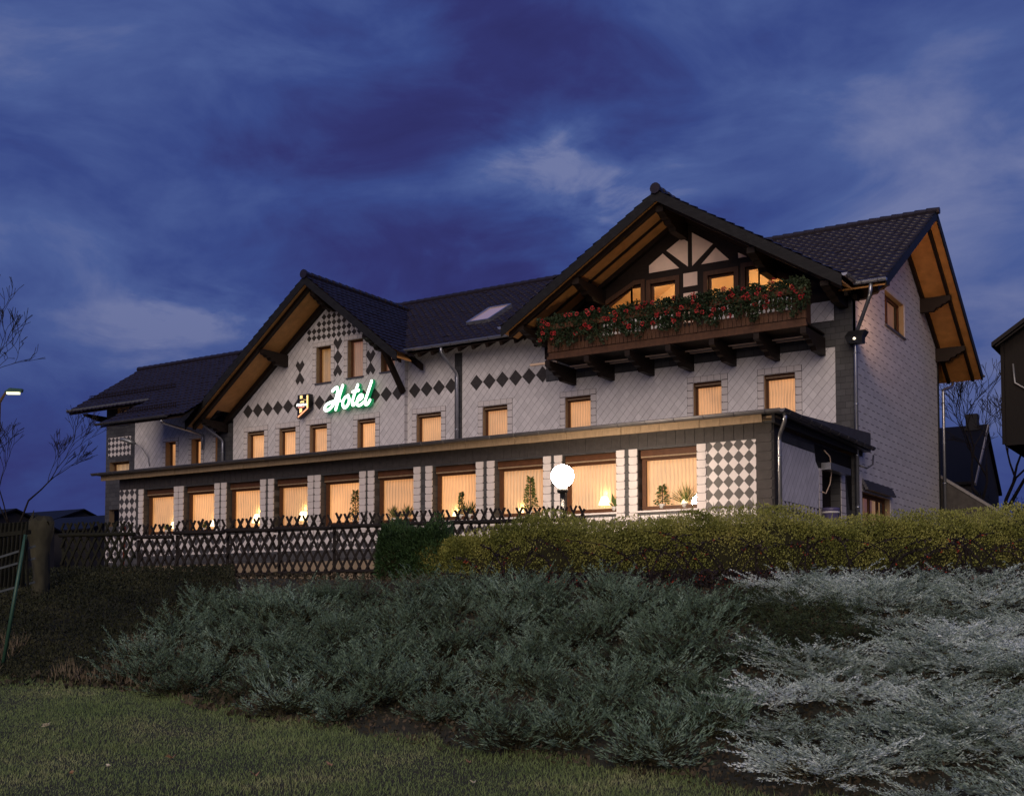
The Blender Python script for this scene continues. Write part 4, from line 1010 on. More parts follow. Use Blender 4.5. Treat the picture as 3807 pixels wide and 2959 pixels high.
# the script letters
hs = thing('hotel_sign', 'glowing white and green script lettering reading Hotel on the left gable', 'sign', (-30.5, Y1, 9.6))
def ribbon(name, strokes, wd=.058, yf=35.50, yb=35.66):
    """letter built from strokes: a white lit face on a green box of the same outline"""
    def side(path, w_):
        P = [Vector(p) for p in path]
        # smooth the path
        for _ in range(2):
            Q = [P[0]]
            for a, b in zip(P[:-1], P[1:]): Q += [a * .75 + b * .25, a * .25 + b * .75]
            Q.append(P[-1]); P = Q
        Lf, Rt = [], []
        for i, p in enumerate(P):
            t = (P[min(i + 1, len(P) - 1)] - P[max(i - 1, 0)]).normalized(); n = Vector((-t.y, t.x)); Lf.append(p + n * w_); Rt.append(p - n * w_)
        return P, Lf, Rt
    face, box = MB(), MB()
    for si, st in enumerate(strokes):
        P, Lf, Rt = side(st, wd); e = .003 * si
        _, L2, R2_ = side(st, wd + .016)
        for i in range(len(P) - 1):
            face.quad((Rt[i].x, yf - e, Rt[i].y), (Rt[i + 1].x, yf - e, Rt[i + 1].y), (Lf[i + 1].x, yf - e, Lf[i + 1].y), (Lf[i].x, yf - e, Lf[i].y))
            y0, y1 = yf + .012 + e, yb
            box.quad((L2[i].x, y0, L2[i].y), (L2[i + 1].x, y0, L2[i + 1].y), (L2[i + 1].x, y1, L2[i + 1].y), (L2[i].x, y1, L2[i].y))
            box.quad((R2_[i].x, y0, R2_[i].y), (R2_[i + 1].x, y0, R2_[i + 1].y), (R2_[i + 1].x, y1, R2_[i + 1].y), (R2_[i].x, y1, R2_[i].y))
            box.quad((R2_[i].x, y0, R2_[i].y), (R2_[i + 1].x, y0, R2_[i + 1].y), (L2[i + 1].x, y0, L2[i + 1].y), (L2[i].x, y0, L2[i].y))
        for p, q, k in ((P[0], P[1], -1), (P[-1], P[-2], -1)):   # rounded ends
            ang = math.atan2((p - q).y, (p - q).x); pts = [p + Vector((math.cos(ang + a), math.sin(ang + a))) * wd for a in [math.pi * (-.5 + j / 6) for j in range(7)]]
            face.poly([(v.x, yf - e - .001, v.y) for v in pts])
            pt2 = [p + Vector((math.cos(ang + a), math.sin(ang + a))) * (wd + .016) for a in [math.pi * (-.5 + j / 6) for j in range(7)]]
            for j in range(6): box.quad((pt2[j].x, yf + .012 + e, pt2[j].y), (pt2[j + 1].x, yf + .012 + e, pt2[j + 1].y), (pt2[j + 1].x, yb, pt2[j + 1].y), (pt2[j].x, yb, pt2[j].y))
    o = box.build('letter', M['neon_green'], hs); face.build('letter_face', M['neon'], o)
ribbon('H', [[(-31.36, 10.36), (-31.22, 10.46), (-31.07, 10.47), (-31.09, 10.28), (-31.17, 10.03), (-31.28, 9.82), (-31.49, 9.64), (-31.69, 9.58), (-31.79, 9.65), (-31.73, 9.80), (-31.52, 9.89), (-31.23, 9.92), (-30.96, 9.93)],
             [(-30.82, 10.52), (-30.93, 10.26), (-31.05, 9.95), (-31.18, 9.59)]], .066)
ribbon('o', [[(-30.54, 10.08), (-30.72, 10.02), (-30.83, 9.83), (-30.79, 9.65), (-30.66, 9.61), (-30.51, 9.74), (-30.46, 9.94), (-30.54, 10.08)]], .064)
ribbon('t', [[(-30.03, 10.47), (-30.15, 10.23), (-30.26, 9.98), (-30.33, 9.75), (-30.27, 9.66), (-30.14, 9.74)], [(-30.29, 10.21), (-29.98, 10.25)]], .062)
ribbon('e', [[(-30.04, 9.84), (-29.86, 9.88), (-29.76, 9.99), (-29.84, 10.07), (-29.99, 9.99), (-30.09, 9.8), (-30.04, 9.64), (-29.89, 9.64), (-29.70, 9.76)]], .058)
ribbon('l', [[(-29.32, 10.55), (-29.42, 10.31), (-29.56, 9.99), (-29.67, 9.74), (-29.62, 9.62), (-29.49, 9.67), (-29.40, 9.80)]], .062)
mb = MB()
for x, z in ((-31.1, 9.9), (-30.65, 9.8), (-30.2, 9.9), (-29.9, 9.8), (-29.5, 9.9)): mb.box(x - .02, x + .02, 35.65, Y1 + .01, z - .02, z + .02)
mb.build('bracket', M['black_metal'], hs)
# the shield shaped beer sign
bs = thing('beer_sign', 'small black shield shaped beer sign with yellow and orange lit edge', 'sign', (-32.9, Y1, 9.8))
SP = [(-33.24, 10.36), (-32.60, 10.37), (-32.60, 9.78), (-33.26, 9.38)]
MB().xz(SP, 35.48, 35.70).build('sign_box', M['sign_black'], bs)
MB().box(-33.0, -32.9, 35.69, Y1 + .01, 9.8, 10.2).build('bracket', M['black_metal'], bs)
MB().box(-32.73, -32.655, 35.455, 35.478, 9.80, 10.31).build('side_light', M['sign_yellow'], bs)
MB().xz([(-33.20, 9.42), (-32.66, 9.755), (-32.66, 9.81), (-33.20, 9.475)], 35.455, 35.478).build('bottom_light', M['sign_orange'], bs)
MB().xz([(-33.10, 10.20), (-32.97, 10.20), (-32.97, 10.33), (-33.10, 10.33)], 35.462, 35.478).build('stripe', M['sign_yellow'], bs)
MB().xz([(-33.12, 9.60), (-32.99, 9.66), (-32.99, 9.80), (-33.12, 9.80)], 35.462, 35.478).build('stripe', M['sign_yellow'], bs)
mb = MB()
for a in range(5): mb.xz([(-33.09 + a * .045, 10.03), (-33.055 + a * .045, 10.03), (-33.06 + a * .043, 10.09 + .03 * (a % 2)), (-33.08 + a * .043, 10.09)], 35.462, 35.478)
mb.xz([(-32.90, 10.15), (-32.78, 10.11), (-32.78, 10.125), (-32.90, 10.165)], 35.462, 35.478)
mb.build('emblem', M['sign_yellow'], bs)
def text(body, size, loc, m_, parent, name, shear=0.0, ext=.006, sx=1.0):
    cu = bpy.data.curves.new(name, 'FONT'); cu.body = body; cu.size = size; cu.shear = shear; cu.extrude = ext; cu.align_x = 'CENTER'; cu.offset = size * .02
    tmp = bpy.data.objects.new('tmp', cu); COL.objects.link(tmp)
    dg = bpy.context.evaluated_depsgraph_get(); me = bpy.data.meshes.new_from_object(tmp.evaluated_get(dg))
    bpy.data.objects.remove(tmp); me.materials.clear(); me.materials.append(m_)
    me.transform(Matrix.Rotation(R(90), 4, 'X') @ Matrix.Diagonal((sx, 1, 1, 1)))
    o = bpy.data.objects.new(name, me); COL.objects.link(o); o.parent = parent; b = BASE[parent.name]
    o.location = (loc[0] - b[0], loc[1] - b[1], loc[2] - b[2]); return o
text('K\u00f6stritzer', .155, (-33.0, 35.468, 9.90), M['sign_white'], bs, 'lettering', .25, .006, .92)
text('SCHWARZBIER', .055, (-33.03, 35.468, 9.825), M['sign_red'], bs, 'lettering', 0, .004, .95)

# floodlights
f1 = thing('floodlight', 'grey street light head on a curved arm at the left corner of the hotel', 'floodlight', (-43.9, YM, 9.0))
MB().tube([(-44.05, 35.25, 9.36), (-43.9, 35.3, 9.34), (-43.55, 35.4, 9.22), (-43.3, 35.5, 9.12)], [.07, .10, .11, .06], 8).build('head', M['grey_metal'], f1, True)
MB().tube([(-43.3, 35.5, 9.12), (-43.05, 35.7, 8.9), (-42.9, 35.9, 8.5), (-42.88, 35.97, 8.1)], .018, 6).build('arm', M['grey_metal'], f1, True)
f2 = thing('floodlight', 'black hooded floodlight on the right front corner of the hotel', 'floodlight', (-10.2, YM, 9.9))
mb = MB(); mb.prism([(-10.50, 35.45, 9.93), (-9.95, 35.45, 9.93), (-9.9, 35.6, 10.12), (-10.42, 35.6, 10.12)], (0, .42, .0)); mb.prism([(-10.42, 35.5, 9.72), (-9.98, 35.5, 9.72), (-9.95, 35.45, 9.928), (-10.50, 35.45, 9.928)], (0, .34, 0))
mb.build('housing', M['black_metal'], f2); MB().box(-10.2, -10.1, 35.8, 35.99, 9.95, 10.05).build('bracket', M['black_metal'], f2)
MB().box(-10.38, -10.02, 35.488, 35.498, 9.75, 9.90).build('lens', M['glass'], f2)
MB().lathe((-10.2, 35.47, 9.80), [(.005, 0), (.045, .02), (.05, .05), (.03, .08), (.004, .09)], 10).build('bulb', glow('floodlight bulb', (1, .85, .6), 1.2), f2)

sl_ = bpy.data.lights.new('floodlight_beam', 'SPOT'); sl_.energy = 620; sl_.color = (1, .56, .32); sl_.spot_size = R(95); sl_.spot_blend = 1.0; sl_.shadow_soft_size = .12
so_ = bpy.data.objects.new('floodlight_beam', sl_); COL.objects.link(so_); so_.parent = f2; so_.location = (1.15, -.75, -.15)
so_.rotation_euler = Vector((-.02, 1, .50)).to_track_quat('-Z', 'Y').to_euler()
# globe lamp
def globe_lamp(name, label, x, y, z0, zc, r=.285):
    t = thing(name, label, 'lamp', (x, y, z0))
    MB().lathe((x, y, z0), [(.11, 0), (.11, .05), (.075, .09), (.065, .6), (.065, zc - z0 - r - .14)], 14).build('post', M['black_metal'], t, True)
    MB().lathe((x, y, zc - r - .15), [(.065, 0), (.13, .03), (.145, .10), (.12, .13), (.10, .17)], 16).build('collar', M['black_metal'], t, True)
    prof = [(max(.004, r * math.sin(math.pi * (i + .0) / 12)), -r * math.cos(math.pi * i / 12)) for i in range(13)]
    MB().lathe((x, y, zc), prof, 20).build('globe', M['globe'], t, True)
    return t
globe_lamp('globe_lamp', 'lit white globe lamp on a black post in front of the restaurant windows', -14.50, 25.0, 2.2, 4.86)

# table lamps and plants on the restaurant window sills
def table_lamp(x, label, z=4.33, y=29.33, s=1.0, tilt=0.0):
    t = thing('table_lamp', label, 'table lamp', (x, y, z), 'lamps on the restaurant window sills')
    MB().lathe((x, y, z), [(.07, 0), (.07, .02), (.02, .04), (.018, .20 * s)], 12).build('base', M['pale_wood'], t, True)
    mb = MB(); mb.lathe((x, y, z + .17 * s), [(.17 * s, 0), (.145 * s, .08 * s), (.10 * s, .20 * s), (.085 * s, .235 * s)], 16)
    mb.build('lamp_shade', M['shade'], t, True)
    L = bpy.data.lights.new('bulb', 'POINT'); L.energy = 3.0; L.color = (1, .62, .18); L.shadow_soft_size = .04
    o = bpy.data.objects.new('bulb', L); COL.objects.link(o); o.parent = t; o.location = (0.02, .02, .50 * s)
    return t
table_lamp(-33.55, 'small lit table lamp in the leftmost restaurant window')
table_lamp(-31.42, 'small lit table lamp in the second restaurant window from the left')
table_lamp(-29.30, 'lit table lamp in the third restaurant window from the left', s=1.25)
table_lamp(-27.15, 'lit table lamp in the fourth restaurant window from the left', s=1.25)
table_lamp(-15.62, 'lit table lamp beside a broad leaved plant in the window behind the globe lamp', s=1.05)
for x, l_ in ((-20.85, 'low lit lamp behind the plant in the fourth window from the right'), (-18.45, 'low lit lamp left of the tall plant in the third window from the right'), (-13.15, 'low lit lamp among the pots in the rightmost restaurant window')):
    table_lamp(x, l_, s=.55)
def plant(x, h, r, label, kind, pot='white_pot', z=4.33, y=29.30):
    rng = np.random.default_rng(int(abs(x) * 100)); t = thing('potted_plant', label, 'potted plant', (x, y, z), 'plants on the restaurant window sills')
    MB().lathe((x, y, z), [(.07, 0), (.095, .10), (.10, .12)], 12).build('pot', M[pot], t, True)
    if kind == 'column':
        n = int(420 * h); k = rng.random(n) ** .9; rad = r * (1.05 - k * .85) * rng.uniform(.2, 1, n); a = rng.uniform(0, 6.28, n)
        P = np.stack([x + rad * np.cos(a), y + rad * .45 * np.sin(a), z + .1 + h * k], 1); Dr = np.stack([np.cos(a), np.sin(a) * .5, rng.uniform(-.6, .5, n)], 1)
        V, Q = leaves(P, Dr, rng.uniform(.05, .10, n), rng.uniform(.018, .03, n), rng)
        MB().tube([(x, y, z + .1), (x + .01, y, z + .1 + h * .95)], .012, 5).build('stem', M['bark'], t)
    elif kind == 'fan':
        n = 130; a = rng.uniform(0, 6.28, n); e = rng.uniform(.3, 1.4, n); P = np.stack([np.full(n, x), np.full(n, y), np.full(n, z + .11)], 1) + rng.normal(size=(n, 3)) * .02
        Dr = np.stack([np.cos(a) * np.cos(e), np.sin(a) * np.cos(e) * .4, np.sin(e)], 1); V, Q = leaves(P + Dr * rng.uniform(0, .6, (n, 1)) * h, Dr, h * rng.uniform(.35, .6, n), .012, rng)
    else:
        n = 16; a = rng.uniform(0, 6.28, n); e = rng.uniform(.2, 1.1, n); P = np.stack([np.full(n, x), np.full(n, y), np.full(n, z + .11)], 1)
        Dr = np.stack([np.cos(a) * np.cos(e), np.sin(a) * np.cos(e) * .4, np.sin(e)], 1); V, Q = leaves(P, Dr, h * rng.uniform(.6, 1.0, n), h * .16, rng)
    arr_obj('foliage', V, Q, M['houseplant'], t)
plant(-24.85, 1.0, .30, 'tall climbing plant in the fifth restaurant window from the left', 'column')
plant(-23.25, .42, .2, 'spiky plant in the sixth window from the left, left of two', 'fan')
plant(-22.70, .45, .2, 'spiky plant in the sixth window from the left, right of two', 'fan')
plant(-20.60, .72, .13, 'thin upright plant in the fourth restaurant window from the right', 'column')
plant(-20.25, .40, .2, 'bushy spiky plant in the fourth restaurant window from the right', 'fan')
plant(-18.10, 1.05, .27, 'tall pyramid shaped plant in the third restaurant window from the right', 'column')
plant(-15.28, .42, .2, 'broad leaved plant beside the lamp, second restaurant window from the right', 'broad')
plant(-13.80, .55, .28, 'loose bushy plant at the left of the rightmost restaurant window', 'column')
plant(-13.12, .55, .2, 'feathery plant in a white pot in the rightmost restaurant window', 'fan')
plant(-33.9, .25, .2, 'small plant in the leftmost restaurant window', 'fan'); plant(-31.95, .28, .2, 'small plant in the second restaurant window from the left', 'fan')

# planter by the side door
t = thing('planter', 'tall violet planter beside the dark side door', 'planter', (-10.22, 32.95, 3.3))
MB().lathe((-10.22, 32.95, 3.3), [(.12, 0), (.13, .05), (.24, 1.05), (.25, 1.08), (.25, 1.14), (.22, 1.14)], 16).build('pot', M['pot_blue'], t, True)
MB().lathe((-10.22, 32.95, 3.3), [(.243, .985), (.25, .99), (.252, 1.03), (.246, 1.035)], 16).build('rim_band', M['white_pot'], t, True)

# ================================================================== FENCE
FA, FB = Vector((-20.75, 15.16)), Vector((-10.55, 19.06)); FD_ = (FB - FA).normalized(); FL = (FB - FA).length; FN = Vector((FD_.y, -FD_.x))
def fence_panel(a, b, z0, label, m_, hgt=1.27, rail=1):
    p = FA + FD_ * a; t = thing('lattice_fence', label, 'fence', (p.x, p.y, z0), 'lattice fence panels along the bank')
    w3 = lambda u, off, z: (FA.x + FD_.x * u + FN.x * off, FA.y + FD_.y * u + FN.y * off, z)
    rng = random.Random(int(a * 31)); run = .60; sp = .172; mb = MB()
    for fam in (1, -1):
        k = int(math.floor((a - run) / sp)) - 1
        while k * sp < b + run:
            u0 = k * sp + (0 if fam == 1 else run - .045); u1 = u0 + fam * run
            jz = rng.uniform(-.02, .025); t0, t1 = 0.0, 1.0
            for lim, sg in ((a + .02, 1), (b - .02, -1)):      # clip to the panel
                f0, f1 = sg * (u0 - lim), sg * (u1 - lim)
                if f0 < 0 and f1 < 0: t0 = 2
                elif f0 < 0: t0 = max(t0, f0 / (f0 - f1))
                elif f1 < 0: t1 = min(t1, f0 / (f0 - f1))
            if t0 < t1 - .05:
                P = [w3(u0 + (u1 - u0) * tt, .018 * fam, z0 + .02 + (hgt + jz) * tt) for tt in (t0, t1)]
                mb.beam(P[0], P[1], .030, .042 + rng.uniform(-.006, .006), (FD_.x, FD_.y, 0))
            k += 1
    mb.build('lattice', M[m_], t)
    for z in ((.16, 1.04) if rail else (.16,)):
        P = [w3(a + (b - a) * i / 4, -.05, z0 + z + rng.uniform(-.006, .006)) for i in range(5)]; P2 = [w3(a + (b - a) * i / 4, .055, z0 + z + rng.uniform(-.006, .006)) for i in range(5)]
        mb = MB().tube(P2, [.040 + rng.uniform(-.004, .004) for _ in P2], 7); mb.build('rail', M[m_], t, True)
    for u in (a + .03,):
        mb = MB().tube([w3(u, -.06, z0 - .3), w3(u, -.06, z0 + 1.0)], .035, 7); mb.build('post', M[m_], t, True)
fp = [(0, 1.70, -.01), (1.70, 2.55, -.09), (2.55, 3.65, -.02), (3.65, 4.75, -.0), (4.75, 5.9, .01), (5.9, 7.1, .03), (7.1, 8.3, .05), (8.3, 9.5, .05), (9.5, FL, .05)]
fl = ['dark mossy lattice fence panel at the left end, in front of the slate corner', 'lattice fence panel set lower than its neighbours, under the leftmost window', 'lattice fence panel below the second restaurant window from the left',
      'lattice fence panel below the third restaurant window from the left', 'lattice fence panel below the fourth restaurant window from the left', 'lattice fence panel next to the dark conifer bush',
      'lattice fence panel behind the dark conifer, only its points showing', 'lattice fence panel mostly hidden by the olive hedge', 'lattice fence panel beside the globe lamp post, points above the hedge']
for i, ((a, b, dzz), l_) in enumerate(zip(fp, fl)):
    p = FA + FD_ * ((a + b) / 2); fence_panel(a, b, 2.05 + dzz + i * .012, l_, 'mossy_wood' if i == 0 else 'old_wood')

# ================================================================== LEFT EDGE: steps, posts, trunk, trees
t = thing('stair_railing', 'green metal post with pale sloping rails at the left edge', 'railing', (-15.3, 10.4, 1.0))
MB().tube([(-15.40, 10.30, .65), (-15.13, 10.46, 2.66)], .028, 8).build('post', M['green_metal'], t, True)
for z0, z1 in ((2.28, 2.50), (2.12, 2.32), (1.78, 1.97)): MB().beam((-15.62, 10.2, z0), (-15.12, 10.62, z1), .02, .030).build('rail', M['slat_blue'], t)
MB().beam((-15.9, 10.4, 2.66), (-15.1, 10.5, 2.70), .06, .06).build('rail', M['mossy_wood'], t)
mb = MB()
for i in range(9): mb.beam((-16.0 + i * .1, 10.45, 1.9), (-15.9 + i * .1, 10.46, 2.85), .03, .03, (0, 1, 0)); mb.beam((-15.9 + i * .1, 10.49, 1.9), (-16.0 + i * .1, 10.50, 2.85), .03, .03, (0, 1, 0))
mb.build('lattice', M['mossy_wood'], t)
t = thing('dead_trunk', 'pale broken tree trunk standing left of the lattice fence', 'tree trunk', (-18.5, 13.1, 1.8))
rng = random.Random(8); P = []; n = 14; vs = []
zs = [1.6, 1.9, 2.2, 2.5, 2.75, 2.95, 3.15, 3.28]; rr = [.18, .15, .13, .15, .19, .22, .21, .16]
mb = MB(); V = []
for z, r in zip(zs, rr):
    for j in range(n):
        a = 6.283 * j / n; k = r * (1 + .16 * math.sin(3 * a + z * 2) + rng.uniform(-.16, .16)); V.append((-18.5 + k * math.cos(a) + .05 * math.sin(z * 4), 13.1 + k * math.sin(a), z + (rng.uniform(-.22, .10) if z > 3.2 else 0)))
mb.add(V, [(i * n + j, i * n + (j + 1) % n, (i + 1) * n + (j + 1) % n, (i + 1) * n + j) for i in range(len(zs) - 1) for j in range(n)] + [tuple(range((len(zs) - 1) * n, len(zs) * n))])
mb.build('trunk', M['bark_pale'], t, True)
t = tag(MB().tube([(-19.55, 15.75, 1.9), (-19.50, 15.76, 3.25)], .022, 6).build('garden_pole', M['red_pole'], None, True, (-19.55, 15.75, 1.9)), 'thin rusty red pole behind the left end of the lattice fence', 'pole')
for x, y, h, l_ in ((-19.95, 15.9, .26, 'pale stone ornament behind the dark lattice fence, larger of two'), (-19.82, 15.97, .19, 'small pale stone ornament behind the dark lattice fence')):
    tag(MB().lathe((x, y, 2.1), [(.03, 0), (.055, h * .3), (.05, h * .6), (.025, h * .72), (.035, h * .85), (.006, h)], 10).build('garden_ornament', M['pale_stone'], None, True, (x, y, 2.1)), l_, 'ornament')

def bare_tree(name, label, x, y, z, h, spread, seed, rmin=.006, lean=(0, 0), depth=6, trunk_r=.12, mat_='twig', grp=None, loc_z=None, split=(2, 3)):
    rng = random.Random(seed); t = thing(name, label, 'tree', (x, y, z), grp); tr, cw = MB(), MB()
    def grow(p, d, L, r, lev):
        q = p + d * L; mid = p + d * L * .5 + Vector((rng.uniform(-1, 1), rng.uniform(-1, 1), rng.uniform(-.3, .6))) * L * .06
        r2 = max(rmin, r * .68); (tr if lev < 2 else cw).tube([p, mid, q], [r, (r + r2) / 2, r2], 6 if lev < 2 else (4 if lev < 4 else 3), caps=False)
        if lev >= depth: return
        for i in range(rng.choice(split)):
            a = rng.uniform(0, 6.283); k = rng.uniform(.25, .75) * spread
            e = d + (Vector((math.cos(a), math.sin(a), rng.uniform(-.1, .35))) * k); e.normalize()
            grow(q if i else mid + (q - mid) * rng.uniform(.3, 1), e, L * rng.uniform(.62, .86), r2 * (.9 if i == 0 else .72), lev + 1)
    d0 = Vector((lean[0], lean[1], 1)).normalized(); grow(Vector((x, y, z)), d0, h * .27, trunk_r, 0)
    tr.build('trunk', M[mat_], t); cw.build('crown', M[mat_], t)
    return t
bare_tree('bare_tree', 'large leafless tree between the right house and the dark oriel', -9.45, 55.0, 2.2, 11.5, 1.0, 11, .012, (.0, 0), 7, .20, split=(2, 3, 3))
bare_tree('bare_tree', 'second leafless tree against the sky at the right edge', -8.2, 57.0, 2.2, 10.5, 1.05, 23, .012, (.05, 0), 7, .18, split=(2, 3, 3))
bare_tree('bare_tree', 'small dark leafless tree at the far left edge', -42.3, 28.7, 2.2, 8.5, .9, 5, .010, (0, 0), 7, .11)
bare_tree('bare_tree', 'leafless tree reaching its lowest twigs in from the left, around the street lamp', -38.0, 23.1, 2.2, 14.0, 1.0, 31, .010, (-.05, -.05), 7, .14)
t = thing('street_lamp', 'small lit street lamp among bare twigs at the left edge', 'street lamp', (-36.1, 23.95, 2.2))
MB().tube([(-36.22, 23.86, 2.1), (-36.18, 23.88, 8.6), (-36.0, 24.0, 8.95)], [.07, .06, .04], 8).build('pole', M['pole'], t, True)
mb = MB(); mb.prism([(-36.0, 23.93, 8.98), (-35.53, 24.27, 8.98), (-35.58, 24.33, 9.10), (-35.93, 24.09, 9.13)], (-.10, .14, 0)); mb.build('head', M['green_metal'], t)
MB().prism([(-35.94, 23.99, 8.90), (-35.60, 24.23, 8.90), (-35.60, 24.24, 8.975), (-35.96, 23.99, 8.975)], (-.07, .10, 0)).build('lens', M['street_glow'], t)

def far_house(name, label, x0, x1, y0, y1, z0, ze, zr, chim=None, ridge='x', ov=.4, grp=None, wall='dim_wall', roof='dim_roof'):
    t = thing(name, label, 'house', ((x0 + x1) / 2, y0, z0), grp)
    mb = MB(); mb.box(x0, x1, y0, y1, z0, ze - .02)
    if ridge == 'x':
        ym = (y0 + y1) / 2; mb.poly([(x0, y0, ze - .02), (x0, y1, ze - .02), (x0, ym, zr - .1)]); mb.poly([(x1, y0, ze - .02), (x1, y1, ze - .02), (x1, ym, zr - .1)])
    else:
        xm = (x0 + x1) / 2; mb.poly([(x0, y0, ze - .02), (x1, y0, ze - .02), (xm, y0, zr - .1)]); mb.poly([(x0, y1, ze - .02), (x1, y1, ze - .02), (xm, y1, zr - .1)])
    mb.build('wall', M[wall], t); mb = MB()
    if ridge == 'x':
        k = (zr - ze) / (ym - y0); zo = ze - k * ov
        for ye in (y0 - ov, y1 + ov): mb.prism([(x0 - ov, ye, zo), (x1 + ov, ye, zo), (x1 + ov, ym, zr), (x0 - ov, ym, zr)], (0, 0, .14))
    else:
        k = (zr - ze) / (xm - x0); zo = ze - k * ov
        for xe in (x0 - ov, x1 + ov): mb.prism([(xe, y0 - ov, zo), (xe, y1 + ov, zo), (xm, y1 + ov, zr), (xm, y0 - ov, zr)], (0, 0, .14))
    rf = mb.build('roof', M[roof], t)
    if chim:
        cx, cy, cz = chim; MB().box(cx - .28, cx + .28, cy - .28, cy + .28, cz, cz + .9).box(cx - .4, cx + .4, cy - .4, cy + .4, cz - .02 + .05, cz + .16).build('chimney', M[wall], rf)
    return t
hz = far_house('house', 'dark steep roofed house behind the stair wall on the right', -24, -11.6, 60, 67, 2.0, 7.75, 10.9, (-12.2, 63.5, 10.7), 'x', .15)
mb = MB(); mb.beam((-11.42, 59.85, 7.6), (-11.42, 63.5, 10.95), .06, .18); mb.build('verge_slates', M['coping'], hz)
# far roofs on the left skyline
for i, (d, s, w_, dp, h, rg, l_) in enumerate(((95, -37.5, 9, 8, 7.6, 'x', 'dark far house roof on the skyline, nearest the hotel corner'), (110, -47.5, 9, 9, 9.3, 'x', 'dark far house on the skyline behind the dead trunk'),
                                           (85, -41.5, 6, 7, 7.2, 'x', 'dark house roof low behind the bare tree at the left'))):
    x, y = xy(d, s); far_house('house', l_, x - w_ / 2, x + w_ / 2, y, y + dp, 1.5, 1.6 + h * .82, 1.6 + h, None, rg, .3)
# dark timber oriel house at the right edge
t = thing('timber_house', 'black timber house with an overhanging upper floor at the right edge', 'house', (-4.6, 45, 2.1))
MB().box(-6.1, 1.5, 46.2, 53, 2.0, 7.9).build('ground_floor', M['dim_wall'], t)
mb = MB(); mb.yz([(45, 7.46), (53, 7.46), (53, 11.2), (45, 11.2)], -7.55, 1.5); mb.prism([(-7.5, 45.02, 11.2), (1.5, 45.02, 11.2), (-3.02, 45.02, 14.2)], (0, 7.9, 0)); mb.xz([(-7.5, 7.46), (-6.1, 7.46), (-6.1, 7.95), (-6.6, 7.75)], 45.2, 52)
mb.build('upper_floor', M['barn'], t)
mb = MB(); mb.prism([(-7.85, 44.5, 11.02), (-3.02, 44.5, 14.3), (-3.02, 53.4, 14.3), (-7.85, 53.4, 11.02)], (0, 0, .16)); mb.prism([(1.8, 44.5, 11.02), (-3.02, 44.5, 14.3), (-3.02, 53.4, 14.3), (1.8, 53.4, 11.02)], (0, 0, .16))
rf = mb.build('roof', M['dim_roof'], t)
mb = MB().beam((-7.7, 44.52, 11.0), (-3.1, 44.52, 14.1), .05, .22, (0, 1, 0)); mb.build('barge_board', M['barn'], rf)
MB().tube([(-7.02, 48, 11.6), (-7.02, 48, 12.35), (-7.1, 48, 12.6)], [.11, .10, .03], 8).build('vent_pipe', M['black_metal'], rf)
mb = MB(); mb.beam((-7.56, 44.97, 7.5), (-7.56, 44.97, 11.2), .12, .10, (0, 1, 0)); mb.beam((-6.4, 44.97, 7.5), (-6.4, 44.97, 11.8), .12, .10, (0, 1, 0)); mb.build('corner_post', M['barn'], t)
MB().tube([(-7.2, 44.93, 10.4), (-7.15, 44.93, 9.7), (-6.8, 44.93, 9.45), (-6.2, 44.93, 9.42), (-5.2, 44.93, 9.6)], .035, 6).build('conduit', M['grey_metal'], t, True)
# stair wall with coping
t = thing('stair_wall', 'sloping stone stair wall with pale coping behind the hotel corner', 'wall', (-9.3, 48, 2.1))
MB().xz([(-10.6, 2.0), (-7.6, 2.0), (-7.6, 4.75), (-10.6, 6.82)], 48.0, 48.4).build('wall', M['stone'], t)
MB().beam((-10.7, 48.2, 6.95), (-7.5, 48.2, 4.74), .5, .10).build('coping', M['coping'], t)
tag(MB().box(-9.5, 3, 61, 61.4, 2.0, 6.6).build('garden_wall', M['dim_wall'], None, False, (-3, 61, 2.0)), 'low dark garden wall behind the bare trees at the right', 'wall')

# ================================================================== PLANTING
def juniper_mesh(name, seed, mat_, nb, r, up, leaf, m_per=30, droop=.0, h=.55, inner=.45, wf=.095):
    """spreading juniper: arching branches, each a feather of short needle sprays"""
    rng = np.random.default_rng(seed); P, Dr, L, W, K = [], [], [], [], []
    for b in range(nb):
        a = rng.uniform(0, 6.283); e = rng.uniform(*up); ln = r * rng.uniform(.55, 1.15)
        o = np.array([rng.normal() * r * .22, rng.normal() * r * .22, rng.uniform(0, h * .5)])
        d = np.array([np.cos(a) * np.cos(e), np.sin(a) * np.cos(e), np.sin(e)])
        tt = np.linspace(.12, 1, m_per) ** .9
        bend = np.array([0, 0, 1.0]) * (droop * ln)
        c = o + np.outer(tt * ln, d) - np.outer(tt ** 2, -bend) + rng.normal(size=(m_per, 3)) * .006
        tang = d + np.outer(tt * 2 * droop, np.array([0, 0, 1.0]))
        sidev = np.cross(d, [0, 0, 1.0]); sidev /= np.linalg.norm(sidev) + 1e-9
        sg = np.where(np.arange(m_per) % 2 == 0, 1, -1)[:, None]
        taper = (1.05 - .75 * tt)[:, None]
        # side sprigs, each with its own little row of needles
        for k in range(3):
            sd = tang + sg * sidev * rng.uniform(.5, 1.1, (m_per, 1)) + rng.normal(size=(m_per, 3)) * .28 + np.array([0, 0, .12])
            sd /= np.linalg.norm(sd, axis=1, keepdims=True)
            base = c + sd * taper * leaf * rng.uniform(0, .9, (m_per, 1)) * k
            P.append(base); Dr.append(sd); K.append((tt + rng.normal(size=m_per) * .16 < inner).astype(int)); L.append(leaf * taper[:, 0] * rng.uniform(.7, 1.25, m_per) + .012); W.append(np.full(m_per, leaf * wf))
    V, Q = leaves(np.concatenate(P), np.concatenate(Dr), np.concatenate(L), np.concatenate(W), rng)
    o = arr_obj(name, V, Q, mat_, midx=np.concatenate(K)); return o

